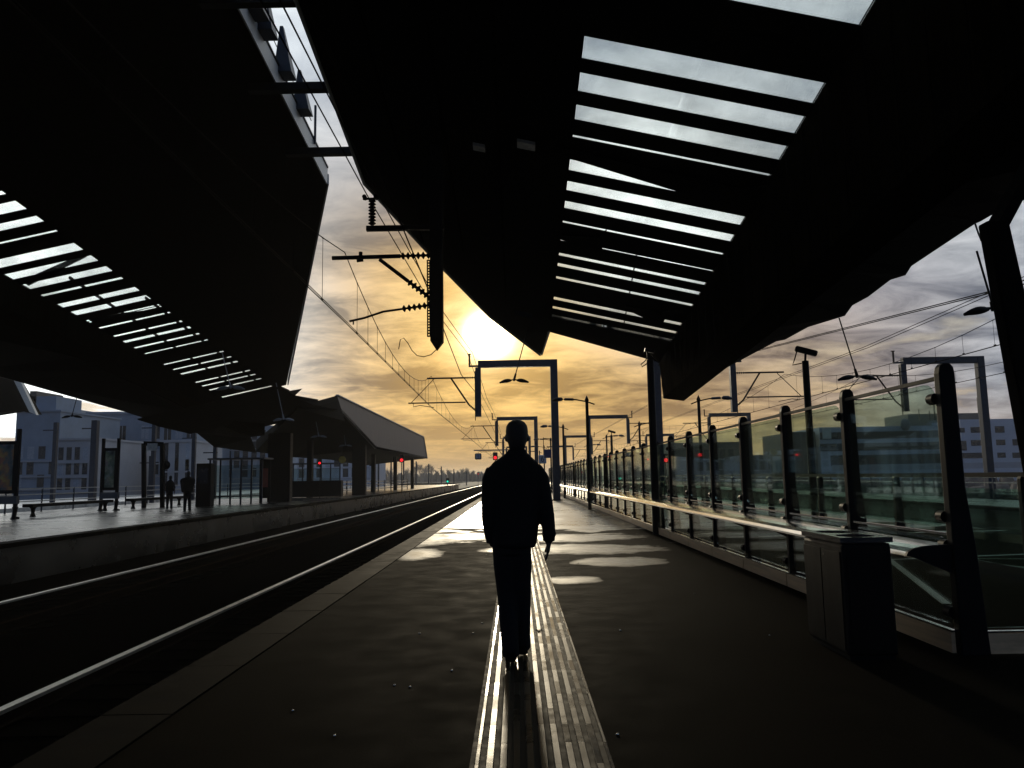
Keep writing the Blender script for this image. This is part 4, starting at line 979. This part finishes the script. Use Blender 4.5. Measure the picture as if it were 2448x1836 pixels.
# right: office with window bands
ob = thing('office_building', 'white office building with long dark window bands on the right', 'building', (90, 150, -1))
def bl(u0, u1, v0, v1, Y, dep, nm, mt): 
    a, b = at(u0, v0, Y), at(u1, v1, Y); z0, z1 = sorted((a.z, b.z)); return MB().box((a.x, Y, z0), (b.x, Y+dep, z1)).build(nm, mt, ob)
bl(1958, 2300, 1022, 1175, 150, 20, 'wall', 'office_white'); bl(2295, 2560, 1003, 1175, 146, 24, 'wall', 'office_white')
bl(1892, 1958, 1033, 1175, 150.5, 18, 'wall', 'brick_dark')
bl(2170, 2296, 990, 1024, 156, 10, 'roof_block', 'office_brown'); bl(2285, 2343, 988, 1004, 150, 12, 'roof_block', 'brick_dark')
for (u0, u1, v0, v1, Y) in ((1960, 2250, 1034, 1046, 149.95), (1960, 2250, 1061, 1074, 149.95), (1985, 2250, 1089, 1110, 149.95), (2288, 2307, 1023, 1034, 145.95), (2320, 2357, 1021, 1034, 145.95), (2378, 2402, 1019, 1034, 145.95), (2288, 2312, 1054, 1077, 145.95),
                            (2321, 2361, 1052, 1065, 145.95), (2381, 2404, 1051, 1064, 145.95), (2290, 2364, 1083, 1095, 145.95), (2384, 2405, 1082, 1094, 145.95), (2420, 2470, 1050, 1064, 145.95), (2420, 2470, 1082, 1094, 145.95)):
    bl(u0, u1, v0, v1, Y, .04, 'window', 'window_dark')
for u, v0 in ((2197, 978), (2222, 982), (2233, 952), (2339, 950), (2344, 950)): bl(u, u+2.5, v0, 1004, 151, .3, 'antenna', 'black_steel')
m = MB(); m.ball(at(2164, 1015, 149), 1.0, .4, 1.2); m.build('dish', 'mast_far', ob)
p = at(1977, 1034, 149.6); MB().box((p.x-.8, 149.6, p.z-1.2), (p.x+.8, 149.9, p.z+.9)).build('sign', 'sign_white', ob)
bl(1990, 2450, 1112, 1118, 140, .3, 'canopy_edge', 'concrete_pale')
building('apartment_building', 'dark building left of the office seen through the glass', 'brick_dark', 1600, 1775, 1060, 185, 14, [(1085, 2, 9, .2), (1110, 2, 9, .2)])
building('apartment_building', 'low dark building seen between two windbreak posts', 'brick_dark', 1775, 1895, 1090, 170, 14, [(1110, 2, 6, .1)], roofs=((1858, 1880, 1062, 'office_white'),))
building('apartment_building', 'far dark roofline at the middle of the windbreak', 'brick_dark', 1480, 1602, 1083, 240, 14, [(1100, 3, 8, .2)])
# ------------------------------------------------------------------ trees down the line
def tree(label, x, y, h, seed):
    rnd = random.Random(seed); t = thing('tree', label, 'tree', (x, y, -1), 'bare trees down the line')
    m = MB(); m.tube([(x, y, -1), (x+.1, y, h*.35), (x-.05, y, h*.6)], [.28, .2, .12], 7); m.build('trunk', 'bark', t)
    c = MB(); f_ = max(1., h/9)
    for k in range(16):
        z0 = h*(.25+.45*rnd.random()); an = rnd.random()*6.28; ln = h*(.22+.2*rnd.random())
        p = V((x, y, z0)); q = p+V((math.cos(an)*ln*.55, math.sin(an)*ln*.55, ln*.75)); mid = p.lerp(q, .5)+V((math.cos(an)*.3, 0, -.2))
        c.tube([p, mid, q], [.07*f_, .05*f_, .03*f_], 4)
        for j in range(9):
            s_ = .3+.7*rnd.random(); b0 = p.lerp(q, s_); a2 = rnd.random()*6.28; l2 = h*.13*(.5+rnd.random())
            b1 = b0+V((math.cos(a2)*l2*.6, math.sin(a2)*l2*.4, l2*.8)); c.tube([b0, b1], [.04*f_, .02*f_], 3, False)
            for i in range(3):
                a3 = rnd.random()*6.28; e0 = b0.lerp(b1, .4+.3*i); c.tube([e0, e0+V((math.cos(a3)*.5*f_, 0, .6*f_))], [.03*f_, .015*f_], 3, False)
    c.build('crown', 'twig', t)
ORD = 'first second third fourth fifth sixth seventh eighth ninth tenth eleventh twelfth thirteenth fourteenth fifteenth sixteenth seventeenth eighteenth nineteenth twentieth twenty-first twenty-second twenty-third twenty-fourth'.split()
tl = ['bare tree above the end of the left platform', 'low bare tree beside the green signal', 'tall bare tree between the pylons', 'round topped bare tree left of the man', 'slim bare tree near the vanishing point', 'bare tree behind the pale railing']
for k in range(30):
    u = 905+k*8.2+random.uniform(-4, 4); Y = 420+random.random()*140; p = at(u, 1120+random.random()*22-(14 if 9 < k < 16 else 0), Y)
    tree(f'{ORD[k-6]} bare tree after the pale railing, counted from the left in the hazy row' if k > 5 else tl[k], p.x, Y, max(3., p.z), 100+k)
for k in range(12):
    u = 1620+k*22+random.uniform(-6, 6); Y = 150; p = at(u, 1100+random.random()*14, Y); tree(f'{ORD[k]} bare tree from the left before the dark buildings behind the windbreak', p.x, Y, max(3., p.z), 300+k)
m = MB(); rnd = random.Random(4)
for k in range(700):
    x = -190+rnd.random()*170; y = 470+rnd.random()*90; h = 2.0+rnd.random()*3.2; m.tube([(x, y, -1), (x+rnd.uniform(-.6, .6), y, h)], [.8, .45], 4, False)
tag(m.build('woodland', 'twig'), 'low hazy belt of bare scrub beyond the end of the left platform', 'scrub', kind='stuff')
m = MB(); rnd = random.Random(5)
for k in range(500):
    x = 23+rnd.random()*60; y = 60+rnd.random()*70; h = .3+rnd.random()*1.2; m.ball((x, y, h*.3-1), .8, .8, h, 6, 4)
tag(m.build('hedge', 'bark'), 'dark scrub on the ground behind the right hand railing', 'scrub', kind='stuff')
for k in range(8):
    u = 905+k*30; Y = 150+k*14; mast(['slim far pylon beyond the railing', 'far pylon right of the red signal', 'far pylon above the platform end', 'far pylon over the bare trees', 'far pylon left of the green signal', 'far pylon right of the green signal', 'thin far pylon close to the vanishing point', 'thinnest far pylon beside the shoulder of the man'][k], u, 1085+k*6, 1160, Y, .3)
# ------------------------------------------------------------------ small litter on the floor
lt = None
for k, (u, v) in enumerate(((1153, 1490), (1131, 1514), (1003, 1515), (1080, 1604), (943, 1639), (980, 1643), (1483, 1508), (1476, 1757), (1382, 1347), (1165, 1365), (1163, 1327), (700, 1700), (1660, 1420), (1840, 1520), (2142, 1566), (1996, 1557), (800, 1760))):
    d = ray(u, v); Y = -H/d.z; p = V((0, 0, H))+d*Y
    m = MB(); m.ball(p+V((0, 0, .004)), .009, .008, .006, 10, 7); o = m.build('pebble', 'alu', loc=tuple(p))
    tag(o, 'small pale chip lying on the dark paving', 'pebble', 'pale chips scattered on the platform')
d = ray(1288, 1512); p = V((0, 0, H))+d*(-H/d.z)
m = MB(); m.add([p+V(q) for q in ((-.03, -.02, .013), (.0, -.035, .02), (.035, -.01, .014), (.03, .04, .024), (.0, .03, .013), (-.03, .035, .022))], [(0, 1, 4), (1, 2, 3, 4), (0, 4, 5)])
tag(m.build('leaf', 'bark', loc=tuple(p)), 'dark fallen leaf on the tactile strip right of the walking man', 'leaf')

# ------------------------------------------------------------------ air
hm = bpy.data.materials.new('haze'); hm.use_nodes = True; ht = NT(hm.node_tree); ht.n.clear()
hv = ht.new('ShaderNodeVolumePrincipled', {'Color': (.95, .93, .9, 1), 'Density': .00026, 'Anisotropy': .3})
ho = ht.new('ShaderNodeOutputMaterial'); ht.l.new(hv.outputs[0], ho.inputs['Volume']); MT['haze'] = hm
tag(MB().box((-1600, -450, -2.6), (1600, 3100, 22)).build('haze', 'haze'), kind='stuff')
